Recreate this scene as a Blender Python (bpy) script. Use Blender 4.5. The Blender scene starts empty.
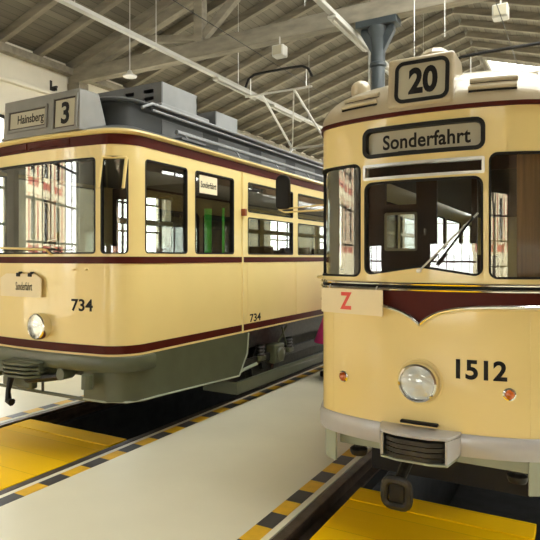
import bpy, bmesh, math, random
from mathutils import Vector, Matrix
from mathutils.geometry import delaunay_2d_cdt
random.seed(4)
SC = bpy.context.scene
C = SC.collection
PI = math.pi

# ------------------------------------------------------------------ materials
def _new(name):
    m = bpy.data.materials.new(name); m.use_nodes = True
    nt = m.node_tree; nt.nodes.clear()
    out = nt.nodes.new('ShaderNodeOutputMaterial')
    return m, nt, out

def paint(name, col, rough=.4, metal=0, coat=0, var=.06, scale=6, bump=0, bscale=60, spec=.5, stretch=None, cior=1.5):
    m, nt, out = _new(name)
    b = nt.nodes.new('ShaderNodeBsdfPrincipled')
    b.inputs['Roughness'].default_value = rough
    b.inputs['Metallic'].default_value = metal
    b.inputs['Coat Weight'].default_value = coat
    b.inputs['Coat Roughness'].default_value = .06
    b.inputs['Coat IOR'].default_value = cior
    b.inputs['Specular IOR Level'].default_value = spec
    tc = nt.nodes.new('ShaderNodeTexCoord')
    mp = nt.nodes.new('ShaderNodeMapping')
    if stretch: mp.inputs['Scale'].default_value = stretch
    nt.links.new(tc.outputs['Object'], mp.inputs['Vector'])
    n = nt.nodes.new('ShaderNodeTexNoise'); n.inputs['Scale'].default_value = scale; n.inputs['Detail'].default_value = 5
    nt.links.new(mp.outputs['Vector'], n.inputs['Vector'])
    r = nt.nodes.new('ShaderNodeValToRGB')
    r.color_ramp.elements[0].position = .3; r.color_ramp.elements[1].position = .7
    r.color_ramp.elements[0].color = tuple(c*(1-var) for c in col)+(1,)
    r.color_ramp.elements[1].color = tuple(min(1, c*(1+var)) for c in col)+(1,)
    nt.links.new(n.outputs['Fac'], r.inputs['Fac'])
    nt.links.new(r.outputs['Color'], b.inputs['Base Color'])
    if bump:
        n2 = nt.nodes.new('ShaderNodeTexNoise'); n2.inputs['Scale'].default_value = bscale
        nt.links.new(mp.outputs['Vector'], n2.inputs['Vector'])
        bp = nt.nodes.new('ShaderNodeBump'); bp.inputs['Strength'].default_value = bump; bp.inputs['Distance'].default_value = .02
        nt.links.new(n2.outputs['Fac'], bp.inputs['Height']); nt.links.new(bp.outputs['Normal'], b.inputs['Normal'])
    nt.links.new(b.outputs['BSDF'], out.inputs['Surface'])
    return m

def glass(name, tint=(.93, .95, .93), refl=1.0, base=.05):
    m, nt, out = _new(name)
    t = nt.nodes.new('ShaderNodeBsdfTransparent'); t.inputs['Color'].default_value = tint+(1,)
    g = nt.nodes.new('ShaderNodeBsdfGlossy'); g.inputs['Roughness'].default_value = 0
    g.inputs['Color'].default_value = (1, 1, 1, 1)
    lw = nt.nodes.new('ShaderNodeLayerWeight'); lw.inputs['Blend'].default_value = .5
    pw = nt.nodes.new('ShaderNodeMath'); pw.operation = 'POWER'; pw.inputs[1].default_value = 4
    nt.links.new(lw.outputs['Facing'], pw.inputs[0])
    ma = nt.nodes.new('ShaderNodeMath'); ma.operation = 'MULTIPLY_ADD'; ma.use_clamp = True
    ma.inputs[1].default_value = .9*refl; ma.inputs[2].default_value = base
    nt.links.new(pw.outputs[0], ma.inputs[0])
    mx = nt.nodes.new('ShaderNodeMixShader')
    nt.links.new(ma.outputs[0], mx.inputs['Fac']); nt.links.new(t.outputs[0], mx.inputs[1]); nt.links.new(g.outputs[0], mx.inputs[2])
    nt.links.new(mx.outputs[0], out.inputs['Surface'])
    return m

def planks(name, c1, c2, axis, width, rough=.7, gap=.06, gapdark=.35, grain=(1, 12, 12), spec=.5):
    """boards: stripes of the given width across one object axis, each of its own tone, with a dark joint"""
    m, nt, out = _new(name)
    b = nt.nodes.new('ShaderNodeBsdfPrincipled'); b.inputs['Roughness'].default_value = rough; b.inputs['Specular IOR Level'].default_value = spec
    tc = nt.nodes.new('ShaderNodeTexCoord'); sx = nt.nodes.new('ShaderNodeSeparateXYZ')
    nt.links.new(tc.outputs['Object'], sx.inputs[0])
    def mth(op, a, v=None):
        k = nt.nodes.new('ShaderNodeMath'); k.operation = op
        nt.links.new(a, k.inputs[0])
        if v is not None:
            if isinstance(v, (int, float)): k.inputs[1].default_value = v
            else: nt.links.new(v, k.inputs[1])
        return k.outputs[0]
    d = mth('DIVIDE', sx.outputs[axis], width)
    fl = mth('FLOOR', d); fr = mth('FRACT', d)
    wn = nt.nodes.new('ShaderNodeTexWhiteNoise'); wn.noise_dimensions = '1D'; nt.links.new(fl, wn.inputs['W'])
    mp = nt.nodes.new('ShaderNodeMapping'); mp.inputs['Scale'].default_value = grain
    nt.links.new(tc.outputs['Object'], mp.inputs['Vector'])
    n = nt.nodes.new('ShaderNodeTexNoise'); n.inputs['Scale'].default_value = 1.5; n.inputs['Detail'].default_value = 6
    nt.links.new(mp.outputs['Vector'], n.inputs['Vector'])
    f = mth('ADD', mth('MULTIPLY', wn.outputs['Value'], .5), mth('MULTIPLY', n.outputs['Fac'], .6))
    r = nt.nodes.new('ShaderNodeValToRGB'); r.color_ramp.elements[0].color = c1+(1,); r.color_ramp.elements[1].color = c2+(1,)
    r.color_ramp.elements[0].position = .2; r.color_ramp.elements[1].position = .9
    nt.links.new(f, r.inputs['Fac'])
    gp = mth('LESS_THAN', fr, gap)
    mx = nt.nodes.new('ShaderNodeMixRGB'); mx.blend_type = 'MULTIPLY'; mx.inputs[2].default_value = (gapdark,)*3+(1,)
    nt.links.new(gp, mx.inputs[0]); nt.links.new(r.outputs['Color'], mx.inputs[1])
    nt.links.new(mx.outputs[0], b.inputs['Base Color']); nt.links.new(b.outputs[0], out.inputs['Surface'])
    return m

def bricks(name):
    m, nt, out = _new(name)
    b = nt.nodes.new('ShaderNodeBsdfPrincipled'); b.inputs['Roughness'].default_value = .85
    tc = nt.nodes.new('ShaderNodeTexCoord'); mp = nt.nodes.new('ShaderNodeMapping')
    mp.inputs['Rotation'].default_value = (PI/2, 0, 0)
    nt.links.new(tc.outputs['Object'], mp.inputs['Vector'])
    t = nt.nodes.new('ShaderNodeTexBrick'); t.inputs['Scale'].default_value = 3
    t.inputs['Color1'].default_value = (.50, .11, .07, 1); t.inputs['Color2'].default_value = (.40, .08, .055, 1); t.inputs['Mortar'].default_value = (.45, .3, .25, 1)
    nt.links.new(mp.outputs[0], t.inputs['Vector']); nt.links.new(t.outputs['Color'], b.inputs['Base Color'])
    nt.links.new(b.outputs[0], out.inputs['Surface'])
    return m

def emit(name, col, s):
    m, nt, out = _new(name)
    e = nt.nodes.new('ShaderNodeEmission'); e.inputs['Color'].default_value = col+(1,); e.inputs['Strength'].default_value = s
    nt.links.new(e.outputs[0], out.inputs['Surface']); return m

M = dict(
    cream=paint('cream_enamel', (.77, .60, .245), .38, coat=.55, cior=1.5, var=.03, scale=1.5),
    cream_b=paint('cream_enamel_frame', (.75, .58, .24), .35, coat=.4, var=.03),
    maroon=paint('maroon_enamel', (.066, .009, .005), .45, coat=.0, var=.1, scale=3, spec=.12),
    greygreen=paint('grey_green_paint', (.072, .080, .044), .45, coat=.1, var=.12, scale=5, bump=.05),
    sage=paint('pale_sage_paint', (.30, .33, .25), .45, var=.08),
    tramgrey=paint('roof_grey_paint', (.085, .088, .088), .4, coat=.1, var=.12, scale=3),
    clershade=paint('shaded_roof_grey', (.035, .037, .036), .45, var=.12, scale=3, spec=.3),  # roof grey darkened: shade under the clerestory overhang put into the colour
    tramlight=paint('light_grey_paint', (.22, .225, .225), .4, coat=.2, var=.1, scale=4),
    boxgrey=paint('warm_grey_paint', (.20, .195, .178), .45, var=.06, scale=8),
    beige=paint('beige_roof_enamel', (.44, .37, .25), .3, coat=.5, var=.04, scale=2),
    lilac=paint('pale_grey_bumper_enamel', (.41, .40, .40), .3, coat=.4, var=.03),
    chrome=paint('chrome', (.80, .79, .76), .14, metal=1, var=.03),
    alu=paint('aluminium', (.62, .61, .58), .35, metal=.8, var=.05),
    rubber=paint('black_rubber', (.010, .009, .008), .6, var=.2, spec=.2),
    black=paint('black_paint', (.010, .009, .008), .5, var=.2, spec=.25),
    iron=paint('greasy_iron', (.035, .032, .028), .45, metal=.5, var=.4, scale=20),
    rust=paint('rusted_steel', (.085, .06, .042), .5, metal=.5, var=.35, scale=12, bump=.1),
    wood=paint('varnished_brown_wood', (.085, .034, .013), .4, coat=.15, var=.35, scale=4, stretch=(1, 1, .12)),
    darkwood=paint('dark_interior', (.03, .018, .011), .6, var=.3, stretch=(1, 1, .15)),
    sign=paint('cream_sign_board', (.78, .66, .42), .5, var=.03),
    paper=paint('off_white_paper', (.80, .72, .50), .8, var=.03),
    display=paint('off_white_display', (.40, .365, .265), .5, coat=.1, var=.03),
    ink=paint('black_ink', (.008, .007, .007), .6, var=.1, spec=.2),
    red=paint('signal_red', (.66, .035, .012), .4, var=.03),
    orange=paint('amber_lens', (.52, .11, .015), .12, coat=.8, var=.1),
    brownlens=paint('brown_lens', (.26, .06, .02), .3, var=.1),
    concrete=paint('grey_floor_paint', (.73, .685, .52), .36, var=.05, scale=1.2, bump=.02, bscale=4),
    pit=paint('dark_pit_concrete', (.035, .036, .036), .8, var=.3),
    gatewood=paint('dark_gate_boards', (.055, .032, .018), .7, var=.3, stretch=(6, 6, .4)),
    brownwall=paint('brown_wall_boards', (.20, .12, .06), .8, var=.25, stretch=(6, 6, .3)),
    lightwood=paint('light_brown_wood', (.42, .20, .06), .4, coat=.2, var=.3, stretch=(8, 8, .2)),
    plaster=paint('limewash_plaster', (.70, .655, .55), .9, var=.06, scale=2),
    beam=paint('limed_timber', (.25, .222, .17), .8, var=.22, scale=3, stretch=(1, 3, 3), bump=.15),
    rafter=paint('limed_rafter', (.215, .19, .145), .8, var=.2, scale=3, stretch=(.6, 4, 4), bump=.15),
    boards=planks('roof_boards', (.10, .088, .066), (.20, .178, .138), 0, .145, grain=(10, .8, 10)),
    yplank=planks('yellow_planks', (.88, .50, .001), (.96, .58, .002), 1, .33, rough=.6, gap=.012, gapdark=.6, grain=(.8, 6, 6), spec=.04),
    yellow=paint('hazard_yellow', (.74, .42, .01), .5, var=.12, scale=10),
    hblack=paint('hazard_black', (.045, .042, .042), .5, var=.2, scale=10),
    column=paint('blue_grey_column', (.045, .056, .062), .4, var=.1),
    duct=paint('white_trunking', (.40, .39, .35), .4, var=.06),
    magenta=paint('magenta_cloth', (.40, .012, .11), .8, var=.15, scale=9),
    jeans=paint('dark_trousers', (.03, .032, .045), .9, var=.2),
    skinm=paint('skin', (.56, .33, .23), .55, var=.05),
    hair=paint('brown_hair', (.07, .035, .02), .6, var=.3),
    green=paint('bright_green_strip', (.04, .55, .03), .5, var=.1),
    brick=bricks('red_brick'),
    stone=paint('cream_stone', (.72, .64, .46), .85, var=.06),
    paving=paint('pale_paving', (.60, .57, .50), .8, var=.1, scale=2),
    bark=paint('bark', (.06, .045, .03), .9, var=.3, scale=8),
    glass=glass('tram_glass', (.80, .82, .80), .9, .08),
    wglass=glass('window_glass', (.95, .97, .96), .6, .04),
    lens=glass('lamp_lens', (.96, .97, .97), 1, .08),
    reflector=paint('silver_reflector', (.60, .59, .57), .25, metal=1, var=.02, bump=.25, bscale=18),
    lampwhite=paint('white_lamp_housing', (.48, .47, .42), .4, var=.03),
    brass=paint('worn_brass', (.45, .33, .14), .3, metal=.8, var=.15),
)

# ------------------------------------------------------------------ objects
def tag(o, label=None, cat=None, group=None, kind=None):
    if label: o['label'] = label
    if cat: o['category'] = cat
    if group: o['group'] = group
    if kind: o['kind'] = kind
    return o

def thing(name, label, cat, loc=(0, 0, 0), rz=0, group=None):
    o = bpy.data.objects.new(name, None); C.objects.link(o)
    o.empty_display_size = .1; o.location = loc; o.rotation_euler = (0, 0, rz)
    return tag(o, label, cat, group)

class MB:
    def __init__(s): s.v = []; s.f = []; s.mi = []
    def add(s, vs, fs, mi=0):
        k = len(s.v); s.v += [Vector(p) for p in vs]; s.f += [tuple(i+k for i in f) for f in fs]; s.mi += [mi]*len(fs); return s
    def box(s, x0, x1, y0, y1, z0, z1, mi=0):
        return s.add([(x, y, z) for z in (z0, z1) for y in (y0, y1) for x in (x0, x1)],
                     [(0, 2, 3, 1), (4, 5, 7, 6), (0, 1, 5, 4), (2, 6, 7, 3), (0, 4, 6, 2), (1, 3, 7, 5)], mi)
    def obox(s, c, ax, ay, az, hx, hy, hz, mi=0):
        c = Vector(c); ax = Vector(ax).normalized()*hx; ay = Vector(ay).normalized()*hy; az = Vector(az).normalized()*hz
        return s.add([c+ax*i+ay*j+az*k for k in (-1, 1) for j in (-1, 1) for i in (-1, 1)],
                     [(0, 2, 3, 1), (4, 5, 7, 6), (0, 1, 5, 4), (2, 6, 7, 3), (0, 4, 6, 2), (1, 3, 7, 5)], mi)
    def bar(s, p, q, w, h, up=(0, 0, 1)):
        p = Vector(p); q = Vector(q); d = q-p; up = Vector(up)
        side = d.cross(up)
        if side.length < 1e-5: side = d.cross(Vector((0, 1, 0)))
        up2 = side.cross(d)
        return s.obox((p+q)/2, d, side, up2, d.length/2, w/2, h/2)
    def tube(s, pts, r, n=10, closed=False, cap=True):
        pts = [Vector(p) for p in pts]; N = len(pts); vs = []; fs = []
        rs = r if isinstance(r, (list, tuple)) else [r]*N
        nrm = None
        for i, p in enumerate(pts):
            a = pts[(i-1) % N] if (closed or i > 0) else p
            b = pts[(i+1) % N] if (closed or i < N-1) else p
            d = (b-a).normalized()
            if nrm is None:
                nrm = d.orthogonal().normalized()
            nrm = (nrm-d*nrm.dot(d))
            nrm = nrm.normalized() if nrm.length > 1e-6 else d.orthogonal().normalized()
            bn = d.cross(nrm)
            for k in range(n):
                t = 2*PI*k/n; vs.append(p+nrm*math.cos(t)*rs[i]+bn*math.sin(t)*rs[i])
        m = N if closed else N-1
        for i in range(m):
            for k in range(n):
                a = i*n+k; b = i*n+(k+1) % n; c = ((i+1) % N)*n+(k+1) % n; d = ((i+1) % N)*n+k
                fs.append((a, b, c, d))
        if cap and not closed:
            fs.append(tuple(range(n-1, -1, -1))); fs.append(tuple((N-1)*n+k for k in range(n)))
        return s.add(vs, fs)
    def lathe(s, prof, o=(0, 0, 0), axis=(0, 0, 1), n=28):
        """prof: (radius, distance along axis)"""
        o = Vector(o); a = Vector(axis).normalized(); u = a.orthogonal().normalized(); w = a.cross(u); vs = []; fs = []
        for r, h in prof:
            for k in range(n):
                t = 2*PI*k/n; vs.append(o+a*h+u*math.cos(t)*r+w*math.sin(t)*r)
        for i in range(len(prof)-1):
            for k in range(n):
                fs.append((i*n+k, i*n+(k+1) % n, (i+1)*n+(k+1) % n, (i+1)*n+k))
        if prof[0][0] > 1e-4: fs.append(tuple(range(n-1, -1, -1)))
        if prof[-1][0] > 1e-4: fs.append(tuple((len(prof)-1)*n+k for k in range(n)))
        return s.add(vs, fs)
    def prism(s, poly, p0, p1, u, v):
        """poly in (u,v) coordinates, swept from p0 to p1"""
        u = Vector(u); v = Vector(v); n = len(poly)
        vs = [Vector(p0)+u*a+v*b for a, b in poly]+[Vector(p1)+u*a+v*b for a, b in poly]
        fs = [tuple(range(n-1, -1, -1)), tuple(range(n, 2*n))]+[(i, (i+1) % n, n+(i+1) % n, n+i) for i in range(n)]
        return s.add(vs, fs)
    def build(s, name, mat, parent=None, smooth=True, bevel=0, ang=35, seg=2):
        me = bpy.data.meshes.new(name); me.from_pydata([tuple(p) for p in s.v], [], s.f)
        bm = bmesh.new(); bm.from_mesh(me)
        if not any(s.mi): bmesh.ops.remove_doubles(bm, verts=bm.verts, dist=1e-5)
        bmesh.ops.recalc_face_normals(bm, faces=bm.faces); bm.to_mesh(me); bm.free()
        return link(name, me, mat, parent, smooth, bevel, ang, seg, s.mi)

def link(name, me, mat, parent=None, smooth=True, bevel=0, ang=35, seg=2, mi=None):
    mats = mat if isinstance(mat, (list, tuple)) else [mat]
    for k in mats: me.materials.append(M[k] if isinstance(k, str) else k)
    if mi and len(mats) > 1 and len(mi) == len(me.polygons):
        for p, i in zip(me.polygons, mi): p.material_index = i
    if smooth:
        me.polygons.foreach_set('use_smooth', [True]*len(me.polygons)); me.set_sharp_from_angle(angle=math.radians(ang))
    o = bpy.data.objects.new(name, me); C.objects.link(o)
    if parent: o.parent = parent
    if bevel:
        b = o.modifiers.new('bevel', 'BEVEL'); b.width = bevel; b.segments = seg; b.limit_method = 'ANGLE'; b.angle_limit = math.radians(40)
    return o

def roundpoly(pts, r, n=5):
    out = []; N = len(pts)
    rs = r if isinstance(r, (list, tuple)) else [r]*N
    for i in range(N):
        p = Vector(pts[i]); a = Vector(pts[i-1]); b = Vector(pts[(i+1) % N])
        da = (a-p).normalized(); db = (b-p).normalized(); R = rs[i]
        if R <= 0: out.append(tuple(p)); continue
        th = da.angle(db); d = min(R/math.tan(th/2), (a-p).length*.49, (b-p).length*.49); R2 = d*math.tan(th/2)
        cen = p+(da+db).normalized()*(R2/math.sin(th/2))
        v0 = p+da*d-cen; v1 = p+db*d-cen
        a0 = math.atan2(v0.y, v0.x); a1 = math.atan2(v1.y, v1.x)
        while a1-a0 > PI: a1 -= 2*PI
        while a1-a0 < -PI: a1 += 2*PI
        for k in range(n+1):
            t = a0+(a1-a0)*k/n; out.append((cen.x+R2*math.cos(t), cen.y+R2*math.sin(t)))
    return out

def rrect(x0, x1, z0, z1, r, n=5): return roundpoly([(x0, z0), (x1, z0), (x1, z1), (x0, z1)], r, n)

def grow(poly, d):
    """offset an anticlockwise polygon outward by d"""
    out = []; N = len(poly)
    for i in range(N):
        p = Vector(poly[i]); a = Vector(poly[i-1]); b = Vector(poly[(i+1) % N])
        e1 = (p-a).normalized(); e2 = (b-p).normalized()
        n1 = Vector((e1.y, -e1.x)); n2 = Vector((e2.y, -e2.x)); n = (n1+n2)
        n = n.normalized() if n.length > 1e-6 else n1
        k = max(.4, n.dot(n1)); out.append(tuple(p+n*d/k))
    return out

def inside(p, poly):
    x, y = p; r = False; j = len(poly)-1
    for i in range(len(poly)):
        xi, yi = poly[i]; xj, yj = poly[j]
        if (yi > y) != (yj > y) and x < (xj-xi)*(y-yi)/(yj-yi)+xi: r = not r
        j = i
    return r

def sheet(name, mat, parent, outer, holes=(), fmap=None, thick=0.0, svals=(), smooth=True, bevel=0, ang=35, extra=None):
    """a plate with holes, cut in the plane (s,z), then bent onto a surface: fmap(s, z, off) -> point"""
    vs = []; es = []
    def loop(P):
        k = len(vs); vs.extend(Vector(q) for q in P); es.extend((k+i, k+(i+1) % len(P)) for i in range(len(P)))
    loop(outer)
    for h in holes: loop(h)
    zs = [p[1] for p in outer]; ss = [p[0] for p in outer]
    for sv in svals:
        if min(ss)+1e-3 < sv < max(ss)-1e-3:
            k = len(vs); vs.extend((Vector((sv, min(zs))), Vector((sv, max(zs))))); es.append((k, k+1))
    V, E, F = delaunay_2d_cdt(vs, es, [], 0, 1e-6)[:3]
    tris = []
    for f in F:
        c = sum((V[i] for i in f), Vector((0, 0)))/len(f)
        if inside(c, outer) and not any(inside(c, h) for h in holes):
            a, b, d = (V[f[i]] for i in range(3))
            if abs((b-a).cross(d-a)) > 1e-10: tris.append(tuple(f))
    n = len(V); MBo = MB()
    P = [fmap(v.x, v.y, 0.0) for v in V]
    if thick:
        Q = [fmap(v.x, v.y, -thick) for v in V]
        cnt = {}
        for t in tris:
            for i in range(3):
                e = (t[i], t[(i+1) % 3]); cnt[e] = 1
        fs = list(tris)+[tuple(i+n for i in reversed(t)) for t in tris]
        for (a, b) in cnt:
            if (b, a) not in cnt: fs.append((b, a, a+n, b+n))
        MBo.add(P+Q, fs)
    else: MBo.add(P, tris)
    if extra: extra(MBo)
    me = bpy.data.meshes.new(name); me.from_pydata([tuple(p) for p in MBo.v], [], MBo.f)
    bm = bmesh.new(); bm.from_mesh(me)
    loose = [v for v in bm.verts if not v.link_faces]; bmesh.ops.delete(bm, geom=loose, context='VERTS')
    bmesh.ops.recalc_face_normals(bm, faces=bm.faces); bm.to_mesh(me); bm.free()
    return link(name, me, mat, parent, smooth, bevel, ang)

class Outline:
    """plan curve of a tram body: s = 0 at the middle of the nose, s > 0 towards the right side and the rear"""
    def __init__(o, half):
        pts = [(-x, y) for x, y in reversed(half) if x > 1e-6]+[(0, half[0][1])]+[(x, y) for x, y in half if x > 1e-6]
        o.p = [Vector(q) for q in pts]; o.s = [0]
        for a, b in zip(o.p, o.p[1:]): o.s.append(o.s[-1]+(b-a).length)
        mid = len(o.p)//2; z = o.s[mid]; o.s = [q-z for q in o.s]
        o.n = []
        for i in range(len(o.p)):
            d = o.p[min(i+1, len(o.p)-1)]-o.p[max(i-1, 0)]; d.normalize(); o.n.append(Vector((d.y, -d.x)))
    def at(o, s, off=0):
        i = 0
        while i < len(o.s)-2 and s > o.s[i+1]: i += 1
        t = (s-o.s[i])/(o.s[i+1]-o.s[i])
        p = o.p[i].lerp(o.p[i+1], t); n = o.n[i].lerp(o.n[i+1], max(0, min(1, t))).normalized()
        return p+n*off, n
    def map(o, base=0.0):
        return lambda s, z, off: Vector((*o.at(s, base+off)[0], z))
    def s_at_y(o, y):
        mid = len(o.p)//2
        for i in range(mid, len(o.p)-1):
            if o.p[i].y <= y <= o.p[i+1].y and o.p[i].x > .3:
                return o.s[i]+(y-o.p[i].y)/(o.p[i+1].y-o.p[i].y)*(o.s[i+1]-o.s[i])
        return o.s[-1]
    def bends(o, a, b):
        return [s for s, p, i in zip(o.s, o.p, range(len(o.s))) if a < s < b]

def smooth_half(ctrl, n=10):
    """Catmull-Rom through the control points (half outline, from the nose)"""
    c = [Vector(q) for q in ctrl]; c0 = Vector((-c[1].x, c[1].y)); c = [c0]+c+[c[-1]*2-c[-2]]
    out = []
    for i in range(1, len(c)-2):
        for k in range(n):
            t = k/n; p0, p1, p2, p3 = c[i-1:i+3]
            q = .5*((2*p1)+(-p0+p2)*t+(2*p0-5*p1+4*p2-p3)*t*t+(-p0+3*p1-3*p2+p3)*t**3)
            out.append((q.x, q.y))
    out.append(tuple(c[-2])); return out

def text_verts(txt, bold=0.0, spacing=1.0):
    cu = bpy.data.curves.new('lettering', 'FONT'); cu.body = txt; cu.offset = bold; cu.space_character = spacing; cu.resolution_u = 5
    o = bpy.data.objects.new('lettering', cu); C.objects.link(o)
    me = o.to_mesh(); vs = [v.co.copy() for v in me.vertices]; fs = [tuple(p.vertices) for p in me.polygons]
    o.to_mesh_clear(); bpy.data.objects.remove(o); bpy.data.curves.remove(cu)
    x0 = min(v.x for v in vs); x1 = max(v.x for v in vs); y0 = min(v.y for v in vs); y1 = max(v.y for v in vs)
    return [((v.x-x0)/(x1-x0), (v.y-y0)/(y1-y0)) for v in vs], fs

def lettering(txt, mat, parent, fmap, u0, u1, v0, v1, bold=0.0, spacing=1.0, name='lettering', thick=.0015):
    vs, fs = text_verts(txt, bold, spacing)
    P = [fmap(u0+(u1-u0)*a, v0+(v1-v0)*b, thick) for a, b in vs]
    Q = [fmap(u0+(u1-u0)*a, v0+(v1-v0)*b, 0) for a, b in vs]
    n = len(P); cnt = set((f[i], f[(i+1) % len(f)]) for f in fs for i in range(len(f)))
    F = list(fs)+[(b, a, a+n, b+n) for a, b in cnt if (b, a) not in cnt]
    mb = MB().add(P+Q, F)
    me = bpy.data.meshes.new(name); me.from_pydata([tuple(p) for p in mb.v], [], mb.f)
    return link(name, me, mat, parent, smooth=False)

def plane_map(o, u, v, n):
    o = Vector(o); u = Vector(u).normalized(); v = Vector(v).normalized(); n = Vector(n).normalized()
    return lambda a, b, off: o+u*a+v*b+n*off

def copy_tree(o, parent=None):
    c = o.copy(); C.objects.link(c)
    if parent: c.parent = parent
    for ch in o.children: copy_tree(ch, c)
    return c

# ------------------------------------------------------------------ camera
cam = bpy.data.cameras.new('camera'); co = bpy.data.objects.new('camera', cam); C.objects.link(co)
YAW = math.radians(29.1); F = 565.0
co.location = (0, 0, 1.7); co.rotation_euler = (PI/2, 0, YAW)
cam.sensor_width = 36; cam.lens = F/540*36; cam.shift_y = -12/540; cam.clip_start = .05; cam.clip_end = 300
SC.camera = co

# ------------------------------------------------------------------ the hall
XL, XR, YB, YF = -9.1, 3.78, -5.0, 27.0
XM = (XL+XR)/2; ZE = 5.6; SL = .30; ZR = ZE+SL*(XM-XL)
CA, CB = -4.455, -.865            # middles of the two tracks
def struct(o): o['kind'] = 'structure'; return o

fl = MB()
PY0, PY1 = -1.0, 15.6
for x0, x1 in ((XL-.3, CA-.80), (CA+.80, CB-.80), (CB+.80, XR+.3)): fl.box(x0, x1, YB-.3, YF+.3, -.3, 0)
for c in (CA, CB):
    fl.box(c-.66, c+.66, YB-.3, PY0, -.3, -.012); fl.box(c-.66, c+.66, PY1, YF+.3, -.3, -.012)
struct(fl.build('floor', 'concrete', smooth=False))
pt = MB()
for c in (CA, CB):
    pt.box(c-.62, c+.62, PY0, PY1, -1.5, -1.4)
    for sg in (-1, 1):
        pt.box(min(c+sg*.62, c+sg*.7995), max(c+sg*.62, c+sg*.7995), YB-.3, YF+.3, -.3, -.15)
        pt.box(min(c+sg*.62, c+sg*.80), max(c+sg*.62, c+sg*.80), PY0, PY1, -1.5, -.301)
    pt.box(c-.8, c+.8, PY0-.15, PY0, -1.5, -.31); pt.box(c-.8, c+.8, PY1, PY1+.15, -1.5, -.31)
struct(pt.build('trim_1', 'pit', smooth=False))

rail_where = ['left rail of the left track, under the green-skirted tram', 'right rail of the left track, beside the long hazard stripe',
              'left rail of the right track, running beside the right-hand hazard stripe', 'right rail of the right track, under the tram numbered 1512']
k = 0
for c in (CA, CB):
    for sg in (-1, 1):
        r = MB(); x = c+sg*.755
        r.prism([(-.06, -.15), (.06, -.15), (.06, -.13), (.012, -.11), (.012, -.045), (.036, -.03), (.036, -.004), (.03, 0), (-.03, 0), (-.036, -.004), (-.036, -.03), (-.012, -.045), (-.012, -.11), (-.06, -.13)],
                (x, YB+.02, 0), (x, YF-.02, 0), (1, 0, 0), (0, 0, 1))
        tag(r.build('rail', 'rust', ang=30), 'dark rusty steel '+rail_where[k], 'rail', None); k += 1
        # the concrete filler between rail and floor is part of the floor

def hazard(x0, x1, y0, y1, start, step, label, first):
    mb = MB(); y = start; i = first
    while y < y1:
        a = max(y, y0); b = min(y+step, y1)
        if b > a+.01: mb.box(x0, x1, a, b, .0005, .0022, i % 2)
        y += step; i += 1
    return tag(mb.build('hazard_stripe', ['yellow', 'hblack'], smooth=False), label, 'floor marking')
hazard(CB-.965, CB-.845, .4, 15, 2.895-.2067*13, .2067, 'black and yellow hazard stripe on the floor left of the right-hand pit', 1)
hazard(CA+.85, CA+.965, .4, 15, 2.461-.2067*11, .2067, 'long black and yellow hazard stripe between grey walkway and left tram', 0)
hazard(CA-.965, CA-.85, .4, 15, 2.461-.2067*11, .2067, 'scuffed black and yellow hazard stripe on the far side of the left pit', 1)

def platform(c, w0, w1, label):
    t = thing('pit_cover', label, 'platform', (c, 2.0, 0))
    MB().box(w0, w1, -2.9, 1.78, -.06, -.014).build('deck', 'yplank', t, smooth=False, bevel=.004)
    MB().box(w0+.004, w1-.004, 1.782, 2.005, -.055, -.008).build('end_board', 'yplank', t, smooth=False, bevel=.004)
    for y in (-2.5, -1, .5, 1.7):
        MB().box(w0+.02, w1-.02, y-.05, y+.05, -.15, -.0605).build('batten', 'rust', t, smooth=False)
platform(CB, -.60, .60, 'bright yellow wooden pit cover under the towing loop at lower right')
platform(CA, -.69, .68, 'yellow wooden pit cover at far left, before the tram with green skirt')

# walls
def wall(name, outer, holes, fm, thick=.3, mat='plaster'): return struct(sheet(name, mat, None, outer, holes, fm, thick, smooth=False))
WZ0, WZ1 = 1.0, 4.3
lw_win = [(4.7, 6.72, WZ0, WZ1), (9.0, 11.0, WZ0, WZ1), (12.4, 14.6, WZ0, WZ1), (16.4, 18.6, WZ0, WZ1), (20.4, 22.6, WZ0, WZ1), (-3.6, .35, .35, 4.5)]
rw_win = [(4.7, 6.9, WZ0, WZ1), (8.8, 11, WZ0, WZ1), (12.6, 14.8, WZ0, WZ1), (16.4, 18.6, WZ0, WZ1)]  # unseen windows, added to bring in light from the right
def rect(a, b, c, d): return [(a, c), (b, c), (b, d), (a, d)]
mapL = plane_map((XL, 0, 0), (0, 1, 0), (0, 0, 1), (1, 0, 0))
mapR = plane_map((XR, 0, 0), (0, 1, 0), (0, 0, 1), (-1, 0, 0))
mapB = plane_map((0, YB, 0), (1, 0, 0), (0, 0, 1), (0, 1, 0))
mapF = plane_map((0, YF, 0), (1, 0, 0), (0, 0, 1), (0, -1, 0))
wall('wall_left', rect(YB-.3, YF+.3, 0, ZE), [rect(*w) for w in lw_win], mapL)
wall('wall_right', rect(YB-.3, YF+.3, 0, ZE), [rect(*w) for w in rw_win], mapR, mat='brownwall')
gable = [(XL, 0), (XR, 0), (XR, ZE), (XM, ZR), (XL, ZE)]
bw = [(-8.2, -6.25, .35, 2.05), (-2.55, .9, .35, 2.05), (1.25, 3.72, 1.0, 3.1), (-8.6, -5.6, 3.9, 5.0), (.3, 3.3, 3.9, 5.0)]  # the two high windows are unseen, added to light the tram fronts
wall('wall_back', gable, [rect(*w) for w in bw], mapB, mat='gatewood')
fw = [(-6.4, -3.0, .35, 4.3), (-2.4, 1.0, .35, 4.3)]
wall('wall_front', gable, [rect(*w) for w in fw], mapF)

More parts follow.
